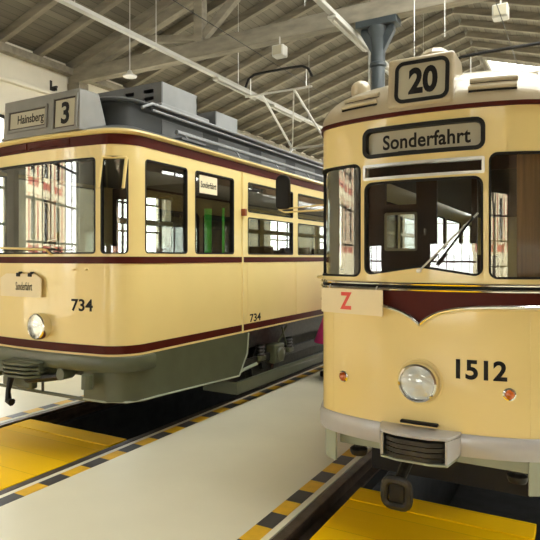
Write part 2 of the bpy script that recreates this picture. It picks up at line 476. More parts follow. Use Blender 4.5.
def window(n, poly, fm, cols, rows, d=.12, bar=.035, fr=.06):
    ss = [p[0] for p in poly]; zs = [p[1] for p in poly]; s0, s1, z0, z1 = min(ss), max(ss), min(zs), max(zs)
    inner = grow(poly, -fr)
    f2 = lambda a, b, o: fm(a, b, o-d)
    def topz(s):
        best = z0
        for i in range(len(poly)):
            (a, b), (c, e) = poly[i], poly[(i+1) % len(poly)]
            if abs(c-a) > 1e-6 and min(a, c)-1e-6 <= s <= max(a, c)+1e-6: best = max(best, b+(e-b)*(s-a)/(c-a))
        return best
    def bars(mb):
        for i in range(1, cols):
            s = s0+(s1-s0)*i/cols; zt = topz(s)
            mb.add([f2(a, b, o) for o in (-.045, -.005) for b in (z0+fr, zt-fr) for a in (s-bar/2, s+bar/2)], [(0, 2, 3, 1), (4, 5, 7, 6), (0, 1, 5, 4), (2, 6, 7, 3), (0, 4, 6, 2), (1, 3, 7, 5)])
        for j in range(1, rows):
            z = z0+(z1-z0)*j/rows
            if z > min(topz(s0), topz(s1))-fr: continue
            mb.add([f2(a, b, o) for o in (-.04, -.01) for b in (z-bar/2, z+bar/2) for a in (s0+fr, s1-fr)], [(0, 2, 3, 1), (4, 5, 7, 6), (0, 1, 5, 4), (2, 6, 7, 3), (0, 4, 6, 2), (1, 3, 7, 5)])
    w = sheet('window_%d' % n, 'black' if n < 20 else 'duct', None, poly, [inner], f2, .05, smooth=False, extra=bars)
    struct(w)
    sheet('pane', 'wglass', w, grow(inner, .01), [], lambda a, b, o: fm(a, b, o-d-.022), .006, smooth=False)
    # daylight portal in the opening
    c0 = fm((s0+s1)/2, (z0+z1)/2, -d-.12); nn = (fm(0, 0, 1)-fm(0, 0, 0))
    L = bpy.data.lights.new('daylight', 'AREA'); L.shape = 'RECTANGLE'; L.size = s1-s0; L.size_y = z1-z0
    try: L.cycles.is_portal = True
    except Exception: pass
    lo = bpy.data.objects.new('daylight', L); C.objects.link(lo); lo.location = c0
    lo.rotation_euler = nn.to_track_quat('-Z', 'Z').to_euler()
wn = 1
for w in lw_win: window(wn, rect(*w), mapL, 7 if w[2] < .9 else 3, 5, bar=.05); wn += 1
for w in rw_win: window(wn, rect(*w), mapR, 3, 4); wn += 1
for w in bw: window(wn, rect(*w), mapB, (3 if w[1] < -3 else 6) if w[2] < .9 else 4, 4); wn += 1
for w in fw: window(wn, rect(*w), mapF, 5, 4); wn += 1

# wall ledge
struct(MB().box(XL-.02, XL+.10, YB, YF, 4.86, 4.94).build('trim_2', 'plaster', smooth=False, bevel=.02))
struct(MB().box(XL-.02, XL+.16, YB, YF, 5.36, 5.50).build('trim_3', 'beam', smooth=False, bevel=.01))

# roof: boards with long skylights in the right slope, the near two added for light
def roofmap(sgn):
    n = Vector((-sgn*SL, 0, 1)).normalized()
    return lambda a, b, o: Vector((b, a, ZR-SL*abs(b-XM)))+Vector((sgn*SL, 0, 1)).normalized()*o
rl = MB()
th = .06
rl.add([(XL-.4, YB-.3, ZE-.12), (XM, YB-.3, ZR), (XM, YF+.3, ZR), (XL-.4, YF+.3, ZE-.12), (XL-.4, YB-.3, ZE-.06), (XM, YB-.3, ZR+.06), (XM, YF+.3, ZR+.06), (XL-.4, YF+.3, ZE-.06)],
       [(0, 1, 2, 3), (4, 7, 6, 5), (0, 3, 7, 4), (0, 4, 5, 1), (2, 6, 7, 3), (1, 5, 6, 2)])
struct(rl.build('ceiling', 'boards', smooth=False))
sky = [(2.6, 5.9, -1.9, 2.8), (6.3, 9.6, -1.9, 2.8), (17.5, 24.0, -2.55, 2.8)]      # (y0,y1,x0,x1): right-slope skylights; first two unseen, added to light the left tram's side
mapSR = roofmap(1)
struct(sheet('ceiling', 'boards', None, [(YB-.3, XM), (YF+.3, XM), (YF+.3, XR+.4), (YB-.3, XR+.4)], [rect(a, b, c, d) for a, b, c, d in sky], lambda a, b, o: mapSR(a, b, o+.06), .06, smooth=False))
for a, b, c, d in sky: window(wn, rect(a, b, c, d), lambda p, q, o, f=mapSR: f(p, q, -o+.0), 3, 1, d=.0); wn += 1

# rafters, one object each
def rafter_mesh(sgn):
    x1 = XL+.0 if sgn < 0 else XR-.0
    p = Vector((x1-XM, 0, ZE-ZR-.075)); q = Vector((sgn*.02, 0, -.075))
    return MB().bar(p, q, .10, .15)
RY = []
for sgn, lab in ((-1, 'pale limed timber rafter rising from the left wall to the ridge'), (1, 'pale limed timber rafter running down to the right wall')):
    first = None; y = YB+.25; i = 0
    while y < (YF-.2 if sgn < 0 else 17.3):
        if sgn < 0: RY.append(y)
        if first is None: o = first = rafter_mesh(sgn).build('rafter', 'rafter', smooth=False, bevel=.008)
        else: o = first.copy(); C.objects.link(o)
        o.location = (XM, y, ZR); tag(o, lab, 'rafter', 'rafters of the left roof slope' if sgn < 0 else 'rafters of the right roof slope')
        y += .80 if (i % 5) else .78; i += 1

def bay(y):          # the middle of the nearest bay between two rafters
    return min(((a+b)/2 for a, b in zip(RY, RY[1:])), key=lambda m: abs(m-y))
# trusses on the middle columns
ZT = 5.2
def truss(y, label):
    t = thing('roof_truss', label, 'roof truss', (XM, y, ZT))
    hw = (XR-XL)/2-.02; rise = ZR-.17-ZT
    MB().box(-hw, hw, -.10, .10, 0, .27).build('tie_beam', 'beam', t, smooth=False, bevel=.012)
    for sg in (-1, 1):
        zx = lambda d: (ZR-.15-.11-SL*d)-ZT          # underside of the rafters less half the chord
        MB().bar((sg*(hw-.12), 0, zx(hw)+.03), (sg*.08, 0, zx(0)), .16, .20).build('principal_rafter', 'beam', t, smooth=False, bevel=.012)
        xq = sg*3.225
        MB().box(xq-.09, xq+.09, -.08, .08, .271, zx(3.225)-.08).build('queen_post', 'beam', t, smooth=False, bevel=.012)
        MB().bar((xq-sg*.08, 0, .36), (xq-sg*1.35, 0, zx(abs(xq-sg*1.35))-.12), .12, .14).build('strut', 'beam', t, smooth=False, bevel=.01)
        MB().bar((xq+sg*.08, 0, .36), (xq+sg*1.35, 0, zx(abs(xq+sg*1.35))-.12), .12, .12).build('strut', 'beam', t, smooth=False, bevel=.01)
        MB().box(min(sg*hw, sg*(hw-.34)), max(sg*hw, sg*(hw-.34)), -.12, .12, -.16, -.001).build('corbel', 'beam', t, smooth=False, bevel=.012)
    MB().box(-.10, .10, -.08, .08, .271, rise-.2).build('king_post', 'beam', t, smooth=False, bevel=.012)
    return t
truss(8.06, 'limed timber roof truss resting on the blue-grey column')

def column(y, label):
    t = thing('steel_column', label, 'column', (XM, y, 0))
    MB().lathe([(.17, .0005), (.17, .05), (.115, .10), (.105, .2), (.10, 4.5)], n=20).build('shaft', 'column', t)
    MB().lathe([(.10, 4.5), (.125, 4.52), (.125, 4.56), (.105, 4.58), (.105, 4.95), (.15, 5.05), (.15, 5.09)], n=20).build('capital', 'column', t)
    b = MB()
    for sg in (-1, 1): b.prism([(.09, 4.72), (.25, 5.01), (.25, 5.09), (.09, 5.09)], (0, -.05, 0), (0, .05, 0), (sg, 0, 0), (0, 0, 1))
    b.build('bracket', 'column', t, smooth=False, bevel=.006)
    MB().box(-.31, .31, -.13, .13, 5.095, 5.195).build('bearing_plate', 'column', t, smooth=False, bevel=.006)
    MB().tube([(-.125, -.03, .05), (-.125, -.03, 5.0)], .018, 8).build('downpipe', 'duct', t)
column(8.06, 'blue-grey steel column rising behind the roof of the tram numbered 1512')

# long trunking along the tracks, hung on rods
def trunking(x, z, label, lamps):
    t = thing('cable_trunking', label, 'trunking', (x, 0, z))
    MB().box(-.045, .045, YB+.1, YF-.1, -.03, .03).build('channel', 'duct', t, smooth=False, bevel=.006)
    for y0 in lamps:
        MB().box(-.065, .065, y0, y0+1.45, -.075, -.031).build('lamp_body', 'lampwhite', t, smooth=False, bevel=.01)
        MB().tube([(0, y0+.05, -.092), (0, y0+1.4, -.092)], .016, 10).build('fluorescent_tube', 'lampwhite', t)
    for y in [bay(q) for q in (2.5, 5.2, 7.0, 9.5, 12.0, 16, 20, 24)]:
        top = ZR-SL*abs(x-XM)-z+.01
        MB().tube([(0, y, .03), (0, y, top)], .006, 6).build('suspension_rod', 'alu', t)
trunking(-5.80, 4.98, 'long white lamp trunking hung over the left tram', (8.4, 10.5))
trunking(-3.06, 5.1, 'long white lamp trunking passing behind the blue-grey column', (7.25, 9.6))

def flood(loc, label, drop):
    t = thing('work_lamp', label, 'lamp', loc)
    MB().box(-.10, .10, -.09, .09, -.09, .09).build('housing', 'lampwhite', t, smooth=False, bevel=.02)
    MB().box(-.08, .08, -.10, -.0905, -.07, .07).build('front_glass', 'display', t, smooth=False, bevel=.005)
    MB().tube([(0, 0, .09), (0, 0, drop)], .012, 8).build('stem', 'alu', t)
flood((-4.22, 7.9, 4.97), 'small white work lamp under the tie beam above the left tram', .235)
flood((-.97, 8.02, 4.95), 'white work lamp near the top right corner, over tram 1512', .255)
t = thing('hanging_lamp', 'small flat white lamp hanging over the slotted roof box', 'lamp', (-6.34, bay(6.8), 4.59))
MB().lathe([(.11, 0), (.11, .02), (.05, .05), (.03, .10)], n=20).build('shade', 'lampwhite', t)
MB().tube([(0, 0, .10), (0, 0, ZR-SL*abs(-6.34-XM)-4.59+.01)], .008, 6).build('rod', 'alu', t)
# small bracket on the left wall
t = thing('wire_bracket', 'small black iron wire bracket on the left wall', 'bracket', (XL, 7.55, 5.0))
MB().box(0, .18, -.02, .02, -.0, .03).box(.0, .02, -.02, .02, -.08, .16).build('arm', 'iron', t, smooth=False)
for i in range(3): MB().box(.05+i*.05, .07+i*.05, -.015, .015, -.06, -.001).build('prong', 'iron', t, smooth=False)
# thin vertical rods from the roof at the right
for i, (x, y, z) in enumerate(((-3.25, 7.0, 5.05), (-2.0, 7.4, 4.35), (-1.6, 7.9, 4.6))):
    y = bay(y)
    zt = ZR-SL*abs(x-XM)-.005
    tag(MB().tube([(x, y, z), (x, y, zt)], .005, 6).build('suspension_rod', 'alu'), ['thin steel rod hanging left of the blue-grey column', 'thin steel rod hanging above the number box 20', 'thin steel rod hanging just right of the blue-grey column'][i], 'rod')
# contact wires
tag(MB().tube([(CA+.05, YB+.1, 4.86), (CA+.05, YF-.05, 4.86)], .006, 6).build('contact_wire', 'iron'), 'thin black contact wire over the left track', 'wire')
tag(MB().tube([(CB, YB+.1, 4.56), (CB, YF-.05, 4.56)], .006, 6).build('contact_wire', 'iron'), 'thin black contact wire over the right track', 'wire')

# ------------------------------------------------------------------ shared tram pieces
def gasket_window(ol, parent, poly, frame='rubber', fw=.012, proud=.006, pane='glass', depth=.02, name='window', pname='pane', sv=(), deepframe=.035):
    """frame ring with its pane as sub-part"""
    inner = grow(poly, -fw); outer = grow(poly, .002)
    f = sheet(name, frame, parent, outer, [inner], ol.map(proud), deepframe, sv, ang=40)
    sheet(pname, pane, f, grow(inner, .004), [], ol.map(-depth), .004, sv, ang=80)
    return f

def bent_tube(ol, z, s0, s1, off, r, n=8, step=.03):
    k = max(2, int((s1-s0)/step)); return MB().tube([(*ol.at(s0+(s1-s0)*i/k, off)[0], z) for i in range(k+1)], r, n)

def headlight(name, parent, loc, R, axis, depth=.06):
    a = Vector(axis)
    h = MB().lathe([(R*1.0, -.02), (R*1.0, depth*.6), (R*.97, depth*.9), (R*.88, depth), (R*.86, depth*.92), (R*.84, depth*.6)], loc, a, 36).build(name, 'chrome', parent)
    MB().lathe([(R*.84, depth*.62), (R*.7, depth*.25), (R*.4, -.005), (.018, -.015), (.018, depth*.35), (.001, depth*.5)], loc, a, 36).build('reflector', 'reflector', h)
    MB().lathe([(R*.88, depth*.93), (R*.75, depth*1.12), (R*.5, depth*1.32), (R*.25, depth*1.42), (.001, depth*1.45)], loc, a, 36).build('lens', 'lens', h)
    return h

def pantograph(t, x, y0, zb, yk, zk, yh, zh, w=1.1):
    """base on the roof at y0, knee at yk, collector head at yh"""
    MB().box(x-.45, x+.45, y0-.30, y0-.24, zb, zb+.06).box(x-.45, x+.45, y0+.24, y0+.30, zb, zb+.06).build('pantograph_base', 'tramlight', t, smooth=False, bevel=.008)
    for sx in (-1, 1):
        MB().tube([(x+sx*.42, y0, zb+.05), (x+sx*.36, yk, zk)], .026, 8).build('lower_arm', 'alu', t)
        MB().tube([(x+sx*.36, yk, zk), (x+sx*.30, yh, zh-.36)], .02, 8).build('upper_arm', 'alu', t)
        MB().tube([(x+sx*.52, yh, zh-.36), (x+sx*.52, yh, zh-.03)], .009, 6).build('head_strut', 'alu', t)
    MB().tube([(x-.42, yk, zk), (x+.42, yk, zk)], .022, 8).build('knee_tube', 'alu', t)
    MB().tube([(x-.36, yk, zk), (x+.30, yh, zh-.36)], .012, 6).build('cross_brace', 'alu', t)
    MB().tube([(x-.62, yh, zh-.36), (x+.62, yh, zh-.36)], .018, 8).build('head_tube', 'alu', t)
    MB().tube([(x-.80*w, yh, zh-.20), (x-.72*w, yh, zh-.07), (x-.58*w, yh, zh-.01), (x-.3*w, yh, zh), (x, yh, zh), (x+.3*w, yh, zh), (x+.58*w, yh, zh-.01), (x+.72*w, yh, zh-.07), (x+.80*w, yh, zh-.20)], .022, 8).build('collector_bow', 'black', t)

def wheelset(t, cx, y, name='wheel'):
    for sg in (-1, 1):
        w = MB().lathe([(.33, -.05), (.345, -.04), (.325, .0), (.32, .05), (.27, .05), (.25, .02), (.09, .02), (.08, .06), (.001, .06)], (cx+sg*.755, y, .326), (sg, 0, 0), 32)
        w.build(name, 'iron', t)
    MB().tube([(cx-.74, y, .326), (cx+.74, y, .326)], .05, 12).build('axle', 'iron', t)

# ------------------------------------------------------------------ tram 1512
NX, NY = -.85, 3.345
t = T1 = thing('tram', 'cream tram numbered 1512 with maroon vee on its rounded nose', 'tram', (NX, NY, 0))
half = smooth_half([(0, 0), (.18, .006), (.35, .028), (.5, .064), (.6, .104), (.665, .145), (.708, .205), (.738, .285), (.775, .39), (.855, .66), (.95, 1.05), (1.06, 1.45)], 8)+[(1.095, 1.62), (1.10, 1.8), (1.1, 4), (1.1, 6), (1.1, 8.6)]
O1 = Outline(half); SE = O1.s[-1]
sv = [s for s in O1.s if abs(s) < O1.s_at_y(1.9)]
m0 = O1.map()
wind = roundpoly([(-.35, 1.592), (0, 1.645), (.35, 1.592), (.35, 2.165), (-.35, 2.165)], [.045, .02, .045, .05, .05])
cs0, cs1 = .383, .89
cornR = rrect(cs0, cs1, 1.583, 2.292, .045); cornL = rrect(-cs1, -cs0, 1.583, 2.292, .045)
dest = rrect(-.355, .355, 2.322, 2.492, .045); vent = rrect(-.352, .352, 2.188, 2.268, .006)
sy = O1.s_at_y
sides = []
for a, b in ((.95, 1.5), (2.0, 3.2), (3.3, 4.5), (4.6, 5.8), (5.9, 7.1), (7.3, 8.2)):
    sides.append((sy(a), sy(b)))
sideW = [rrect(a, b, 1.60, 2.33, .06) for a, b in sides]+[rrect(-b, -a, 1.60, 2.33, .06) for a, b in sides]
ccw = lambda P: P if sum(P[i-1][0]*P[i][1]-P[i][0]*P[i-1][1] for i in range(len(P))) > 0 else P[::-1]
sheet('body_shell', 'cream', t, rect(-SE, SE, .60, 2.565), [wind, cornR, cornL, dest, vent]+sideW, m0, .03, sv, ang=50)
MB().box(-1.09, 1.09, 8.57, 8.60, .6, 2.56).build('rear_wall', 'cream', t, smooth=False)
gasket_window(O1, t, wind, name='windscreen', sv=sv, fw=.010)
gasket_window(O1, t, cornR, name='corner_window', sv=sv, fw=.010)
gasket_window(O1, t, cornL, name='corner_window', sv=sv, fw=.010)
for w in sideW: gasket_window(O1, t, w, name='side_window', sv=sv)
v = gasket_window(O1, t, grow(vent, .006), 'alu', .014, .008, name='vent_window', sv=sv)
# destination display: black frame, off-white blind, lettering
d = sheet('destination_box', 'black', t, grow(dest, .008), [grow(dest, -.016)], O1.map(.010), .06, sv, ang=40)
sheet('blind', 'display', d, grow(dest, -.012), [], O1.map(-.03), .004, sv)
lettering('Sonderfahrt', 'ink', d, O1.map(-.029), -.24, .285, 2.362, 2.452, .022, 1.03)
MB().box(-.13, -.02, .0, .001, 2.338, 2.342).build('blind_mark', 'ink', d)
# maroon band with the vee, its chrome mouldings
def vee(x): return 1.425-.118*math.exp(-abs(x)/.115)
band = [(s, vee(s)) for s in [(-SE+.01)]+[-1.0+.02*i for i in range(101)]+[SE-.01]]
lowz = sorted(set(band)); poly = [(SE-.01, 1.505), (-SE+.01, 1.505)]+lowz
sheet('maroon_band', 'maroon', t, ccw(poly), [], O1.map(.004), .003, sv, ang=50)
pts = []
for i in range(181):
    s = -SE+.01+(SE-1.2-.01)*i/30 if i < 30 else None
ss = [-SE+.02, -4, -3, -2, -1.5]+[-1.2+.015*i for i in range(161)]+[1.5, 2, 3, 4, SE-.02]
MB().tube([(*O1.at(s, .007)[0], vee(s)) for s in ss], .012, 8).build('vee_moulding', 'chrome', t)
MB().tube([(*O1.at(s, .005)[0], vee(s)-.017) for s in ss], .004, 6).build('vee_edge', 'cream_b', t)
MB().tube([(*O1.at(s, .008)[0], 1.546) for s in ss], .0105, 8).build('belt_moulding', 'chrome', t)
MB().tube([(*O1.at(s, .008)[0], 1.513) for s in ss], .0105, 8).build('belt_moulding', 'chrome', t)
sheet('belt_strip', 'rubber', t, rect(-SE+.02, SE-.02, 1.516, 1.543), [], O1.map(.003), .002, sv)
# roof line and roof
sheet('roof_line', 'maroon', t, rect(-SE, SE, 2.553, 2.578), [], O1.map(.014), .02, sv, ang=50)
rings = []
NR = 14; YC = 1.5
rs_ = [s for s in O1.s]
for i in range(NR+1):
    a = i/NR*PI/2*.97
    k = math.cos(a)**.85; ky = math.cos(a)**1.1; z = 2.578+.385*math.sin(a)**1.0
    ring = []
    for s in rs_:
        p = O1.at(s, .008)[0]; y = p.y if p.y > YC else YC-(YC-p.y)*(.35+.65*ky)
        if i == 0: y = p.y
        ring.append(Vector((p.x*k, y, z)))
    rings.append(ring)
rb = MB(); n = len(rs_)
rb.add([q for r in rings for q in r], [(i*n+j, i*n+j+1, (i+1)*n+j+1, (i+1)*n+j) for i in range(NR) for j in range(n-1)]+[tuple(NR*n+j for j in range(n))])
rb.build('roof', 'beige', t, ang=60)
def roof_z(x, y):
    best = 0
    for i in range(NR+1):
        pass
    return best
# number box
bx = MB()
bz0, bz1 = 2.60, 2.905
bx.add([(-.195, -.02, bz0), (.195, -.02, bz0), (.195, .015, bz1), (-.195, .015, bz1), (-.195, .50, bz0), (.195, .50, bz0), (.195, .24, bz1), (-.195, .24, bz1)],
       [(0, 1, 2, 3), (5, 4, 7, 6), (4, 0, 3, 7), (1, 5, 6, 2), (3, 2, 6, 7), (4, 5, 1, 0)])
nb = bx.build('number_box', 'beige', t, bevel=.02, ang=40, seg=3)
fm = plane_map((0, -.02, bz0), (1, 0, 0), (0, .035, bz1-bz0), (0, -1, .115))
q = rrect(-.14, .163, .028, .268, .045)
sheet('display_frame', 'black', nb, grow(q, .008), [grow(q, -.014)], lambda a, b, o: fm(a, b, o+.008), .012, ang=40)
sheet('display', 'display', nb, grow(q, -.012), [], lambda a, b, o: fm(a, b, o+.002), .002)
lettering('20', 'ink', nb, lambda a, b, o: fm(a, b, o+.0025), -.065, .105, .068, .232, .04, 1.0)
# roof louvres
for sg in (-1, 1):
    for j in (0, 1):
        z = 2.665+.055*j
        lv = []
        for i in range(9):
            u = (.27+.25*i/8); p = None
            # follow the roof's own rings
            lo = None
            for r0, r1 in zip(rings, rings[1:]):
                if r0[0].z <= z <= r1[0].z:
                    tt = (z-r0[0].z)/(r1[0].z-r0[0].z); cand = [a.lerp(b, tt) for a, b in zip(r0, r1)]
                    for a, b in zip(cand, cand[1:]):
                        if min(a.x, b.x) <= sg*u <= max(a.x, b.x) and a.y < 1.4: 
                            w = (sg*u-a.x)/(b.x-a.x) if abs(b.x-a.x) > 1e-9 else 0; lo = a.lerp(b, w)
            if lo: lv.append(lo+Vector((0, -.014, .004)))
        if len(lv) > 2: MB().tube(lv, .014, 8).build('louvre', 'beige', t)
        if len(lv) > 2: MB().tube([p+Vector((0, .006, -.018)) for p in lv], .009, 6).build('louvre_slot', 'ink', t)
# roof lamp and vent knob
MB().lathe([(.045, 2.62), (.045, 2.92), (.068, 2.93), (.074, 2.965), (.072, 3.0), (.055, 3.03), (.025, 3.045), (.001, 3.047)], (-.64, .755, 0), (0, 0, 1), 20).build('roof_ventilator', 'beige', t)
MB().lathe([(.10, 2.90), (.10, 3.06), (.115, 3.065), (.115, 3.09), (.07, 3.13), (.001, 3.135)], (-.05, .62, 0), (0, 0, 1), 8).build('roof_lantern', 'beige', t, ang=20)
# bumper, coupling box
def swept(ol, s0, s1, prof, step=.03):
    """prof: (offset, z) closed polygon swept along the outline"""
    k = max(2, int((s1-s0)/step)); mb = MB(); P = len(prof); vs = []
    for i in range(k+1):
        s = s0+(s1-s0)*i/k
        for off, z in prof: vs.append((*ol.at(s, off)[0], z))
    fs = [(i*P+j, i*P+(j+1) % P, (i+1)*P+(j+1) % P, (i+1)*P+j) for i in range(k) for j in range(P)]
    fs += [tuple(range(P-1, -1, -1)), tuple(k*P+j for j in range(P))]
    return mb.add(vs, fs)
bp = [(-.02, .565), (.014, .57), (.022, .585), (.022, .665), (.014, .688), (.01, .695), (-.02, .695)]
E1 = O1.s_at_y(1.5)
swept(O1, -E1, -.235, bp).build('bumper', 'lilac', t, ang=50); swept(O1, .235, E1, bp).build('bumper', 'lilac', t, ang=50)
cb = MB()
def frame_plate(x, w=.012): return [(x-w, .535), (x+w, .535), (x+w, .715), (x-w, .715)]
hx = .175
top = [(-.235, -.04, .70), (-hx, -.13, .705), (-.08, -.16, .735), (.08, -.16, .735), (hx, -.13, .705), (.235, -.04, .70)]
bot = [(x, y, .50) for x, y, z in top]
inn = [(x*.90, .06, .70) for x, y, z in top]
# housing: chamfered cheeks left and right plus roof and floor plates
def cheek(sg):
    return MB().add([(sg*.235, -.035, .58), (sg*.19, -.15, .555), (sg*.19, -.15, .685), (sg*.235, -.035, .685), (sg*.24, .04, .58), (sg*.24, .04, .685), (sg*.175, -.145, .555), (sg*.175, -.145, .685), (sg*.20, .04, .57), (sg*.20, .04, .685)],
                    [(0, 1, 2, 3), (0, 3, 5, 4), (1, 6, 7, 2), (6, 8, 9, 7), (4, 5, 9, 8), (0, 4, 8, 6, 1), (3, 2, 7, 9, 5)])
for sg in (-1, 1): cheek(sg).build('housing_cheek', 'lilac', t, smooth=False, bevel=.003)
MB().prism([(-.19, -.15), (-.09, -.185), (.09, -.185), (.19, -.15), (.235, -.03), (.235, .03), (-.235, .03), (-.235, -.03)], (0, 0, .687), (0, 0, .704), (1, 0, 0), (0, 1, 0)).build('housing_top', 'lilac', t, smooth=False, bevel=.004)
MB().prism([(-.19, -.15), (-.09, -.175), (.09, -.175), (.19, -.15), (.22, .03), (-.22, .03)], (0, 0, .541), (0, 0, .554), (1, 0, 0), (0, 1, 0)).build('housing_floor', 'sage', t, smooth=False, bevel=.003)
MB().box(-.11, .11, -.035, .005, .722, .737).build('grab_slot', 'ink', t, bevel=.004)
MB().box(-.19, .19, .005, .05, .53, .70).build('housing_back', 'black', t, smooth=False)
cp = MB()
for i in range(4): cp.prism(roundpoly([(-.17, -.02), (-.17, -.13), (-.09, -.172), (.09, -.172), (.17, -.13), (.17, -.02)], [.01, .03, .05, .05, .03, .01], 3), (0, 0, .556+.029*i), (0, 0, .580+.029*i), (1, 0, 0), (0, 1, 0))
cp.build('coupling_jaw', 'iron', t, ang=40)
MB().lathe([(.05, 0), (.05, .01), (.035, .012), (.02, .012), (.02, .03), (.001, .034)], (0, -.07, .652), (0, -.2, 1), 20).build('coupling_pin', 'iron', t)
# towing loop under the housing
MB().tube([(-.06, .25, .54), (-.06, -.05, .50), (-.07, -.16, .44)], [.035, .035, .03], 10).build('towing_shank', 'iron', t)
lp = roundpoly([(-.15, .295), (-.01, .295), (-.01, .44), (-.15, .44)], .04, 4)
MB().tube([(a+0, -.20, b) for a, b in lp], .024, 8, closed=True).build('towing_loop', 'iron', t)
MB().box(-.125, -.035, -.205, -.165, .315, .42).build('towing_socket', 'black', t, bevel=.006)
# headlight, indicators, number
p, nn = O1.at(0, 0)
headlight('headlight', t, (0.0, -.004, .972), .115, (0, -1, 0), .065)
MB().tube([(math.cos(a)*.128, .001, .972+math.sin(a)*.128) for a in [2*PI*i/40 for i in range(40)]], .008, 8, closed=True).build('headlight_surround', 'cream', t)
for s in (-.507, .488):
    p, nn = O1.at(s, 0); ax = (nn.x, nn.y, 0)
    h = MB().lathe([(.036, -.004), (.036, .010), (.028, .016), (.026, .010)], (p.x, p.y, .940), ax, 24).build('indicator_rim', 'chrome', t)
    MB().lathe([(.026, .006), (.024, .022), (.014, .032), (.001, .035)], (p.x, p.y, .940), ax, 20).build('indicator_lens', 'orange', h)
lettering('1512', 'ink', t, O1.map(.0012), .205, .478, 1.008, 1.122, .03, 1.0, name='fleet_number')
# panel joint lines
for s in (-.60, .60): MB().tube([(*O1.at(s, .0)[0], .70), (*O1.at(s, .0)[0], 1.40)], .002, 4).build('panel_joint', 'cream_b', t)
# wiper
pa = Vector((*O1.at(.0, .012)[0], 1.625)); pb = Vector((*O1.at(.325, .014)[0], 1.955)); pc = Vector((*O1.at(.10, .014)[0], 1.66)); pd = Vector((*O1.at(.30, .014)[0], 1.93))
wp = MB().tube([pa, pa.lerp(pb, .5)+Vector((0, -.008, 0)), pb], .006, 6).build('wiper_arm', 'alu', t)
MB().tube([pc+Vector((0, -.004, 0)), pd+Vector((0, -.006, 0))], .007, 6).build('wiper_blade', 'rubber', wp)
MB().lathe([(.014, 0), (.014, .02), (.001, .025)], pa, (0, -1, 0), 12).build('wiper_pivot', 'alu', wp)
# under the bumper: skirts and lifeguard
for sg in (-1, 1):
    a, b = sorted((sg*.50, sg*.76)); swept(O1, min(sg*.60, sg*1.1), max(sg*.60, sg*1.1), [(-.03, .37), (-.015, .37), (-.015, .60), (-.03, .60)]).build('corner_skirt', 'sage', t)
    MB().tube([(sg*.50, .33, .60), (sg*.50, .33, .40)], .035, 10).lathe([(.05, .36), (.06, .38), (.06, .40), (.03, .42)], (sg*.50, .33, 0), (0, 0, 1), 12).build('sand_pipe', 'iron', t)
MB().box(-.60, .60, .235, .275, .45, .545).build('cross_beam', 'sage', t, smooth=False, bevel=.006)
MB().box(-.6, .6, .34, 1.4, .50, .60).box(-.95, .95, 1.7, 8.4, .50, .60).build('underframe', 'iron', t, smooth=False)
MB().box(-.55, .55, .75, .80, .12, .42).build('lifeguard', 'black', t, smooth=False)
cxr = CB-NX
for y in (3.0, 5.6): wheelset(t, cxr, y)
MB().box(-.55, .55, 2.2, 6.4, .30, .50).build('truck_frame', 'iron', t, smooth=False)
# interior
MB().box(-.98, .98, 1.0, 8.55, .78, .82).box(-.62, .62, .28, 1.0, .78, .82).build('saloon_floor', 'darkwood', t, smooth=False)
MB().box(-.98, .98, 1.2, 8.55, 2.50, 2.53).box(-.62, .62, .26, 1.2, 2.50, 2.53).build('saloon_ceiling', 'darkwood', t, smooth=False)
pm = plane_map((0, 1.15, 0), (1, 0, 0), (0, 0, 1), (0, -1, 0))
ph = [rrect(-.57, -.32, 1.765, 2.06, .01), rrect(-.57, -.32, 2.13, 2.36, .01), rrect(-.16, .10, 1.50, 2.36, .01), rrect(.14, .42, 1.25, 2.36, .01), rrect(.50, .86, 1.5, 2.36, .02)]
pw_ = sheet('partition', 'wood', t, rect(-.93, .93, .83, 2.49), ph, pm, .03, smooth=False)
sheet('window_frame', 'sign', pw_, grow(ph[0], .008), [grow(ph[0], -.012)], lambda a, b, o: pm(a, b, o+.008), .012, smooth=False)
MB().box(-.25, -.23, 1.11, 1.13, 1.88, 1.93).build('door_lock', 'chrome', pw_)
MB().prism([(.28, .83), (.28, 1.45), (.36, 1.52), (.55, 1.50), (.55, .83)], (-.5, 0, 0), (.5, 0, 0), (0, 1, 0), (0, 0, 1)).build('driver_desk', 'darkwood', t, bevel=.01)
MB().box(.47, .67, .60, .63, .83, 2.49).build('bulkhead_board', 'lightwood', t, smooth=False)
for sx in (-1, 1):
    for y in (2.3, 3.3, 4.3, 5.3, 6.3, 7.3):
        MB().box(min(sx*.5, sx*.95), max(sx*.5, sx*.95), y, y+.4, 1.2, 1.28).box(min(sx*.5, sx*.95), max(sx*.5, sx*.95), y+.36, y+.42, 1.28, 1.75).box(min(sx*.68, sx*.74), max(sx*.68, sx*.74), y+.15, y+.2, .82, 1.2).build('seat', 'wood', t, smooth=False, bevel=.02)
for sx in (-1, 1): MB().tube([(sx*.42, 1.9, .82), (sx*.42, 1.9, 2.5)], .015, 8).build('grab_pole', 'brass', t)
# mirror on the left cheek and grip
mir = MB().prism(roundpoly([(-.055, -.135), (.055, -.135), (.055, .135), (-.055, .135)], [.03, .03, .05, .05], 4), (0, .0, 0), (0, .03, 0), (1, .25, 0), (0, 0, 1)).build('mirror', 'black', t, bevel=.006)
mir.location = (-1.245, .62, 2.225)
MB().tube([(-1.30, .665, 2.24), (-1.30, .665, 2.09), (-1.245, .66, 2.065), (-.86, .80, 2.085)], .008, 8).build('mirror_arm', 'cream_b', t)
MB().tube([(-1.30, .665, 2.09), (-.86, .80, 2.13)], .006, 8).build('mirror_stay', 'cream_b', t)
MB().tube([(-.79, .45, 1.56), (-.86, .46, 1.56), (-.88, .5, 1.56), (-.82, .62, 1.56)], .011, 8).build('grab_handle', 'cream_b', t)
pantograph(t, 0, 5.8, 2.97, 4.9, 3.75, 4.8, 4.50)

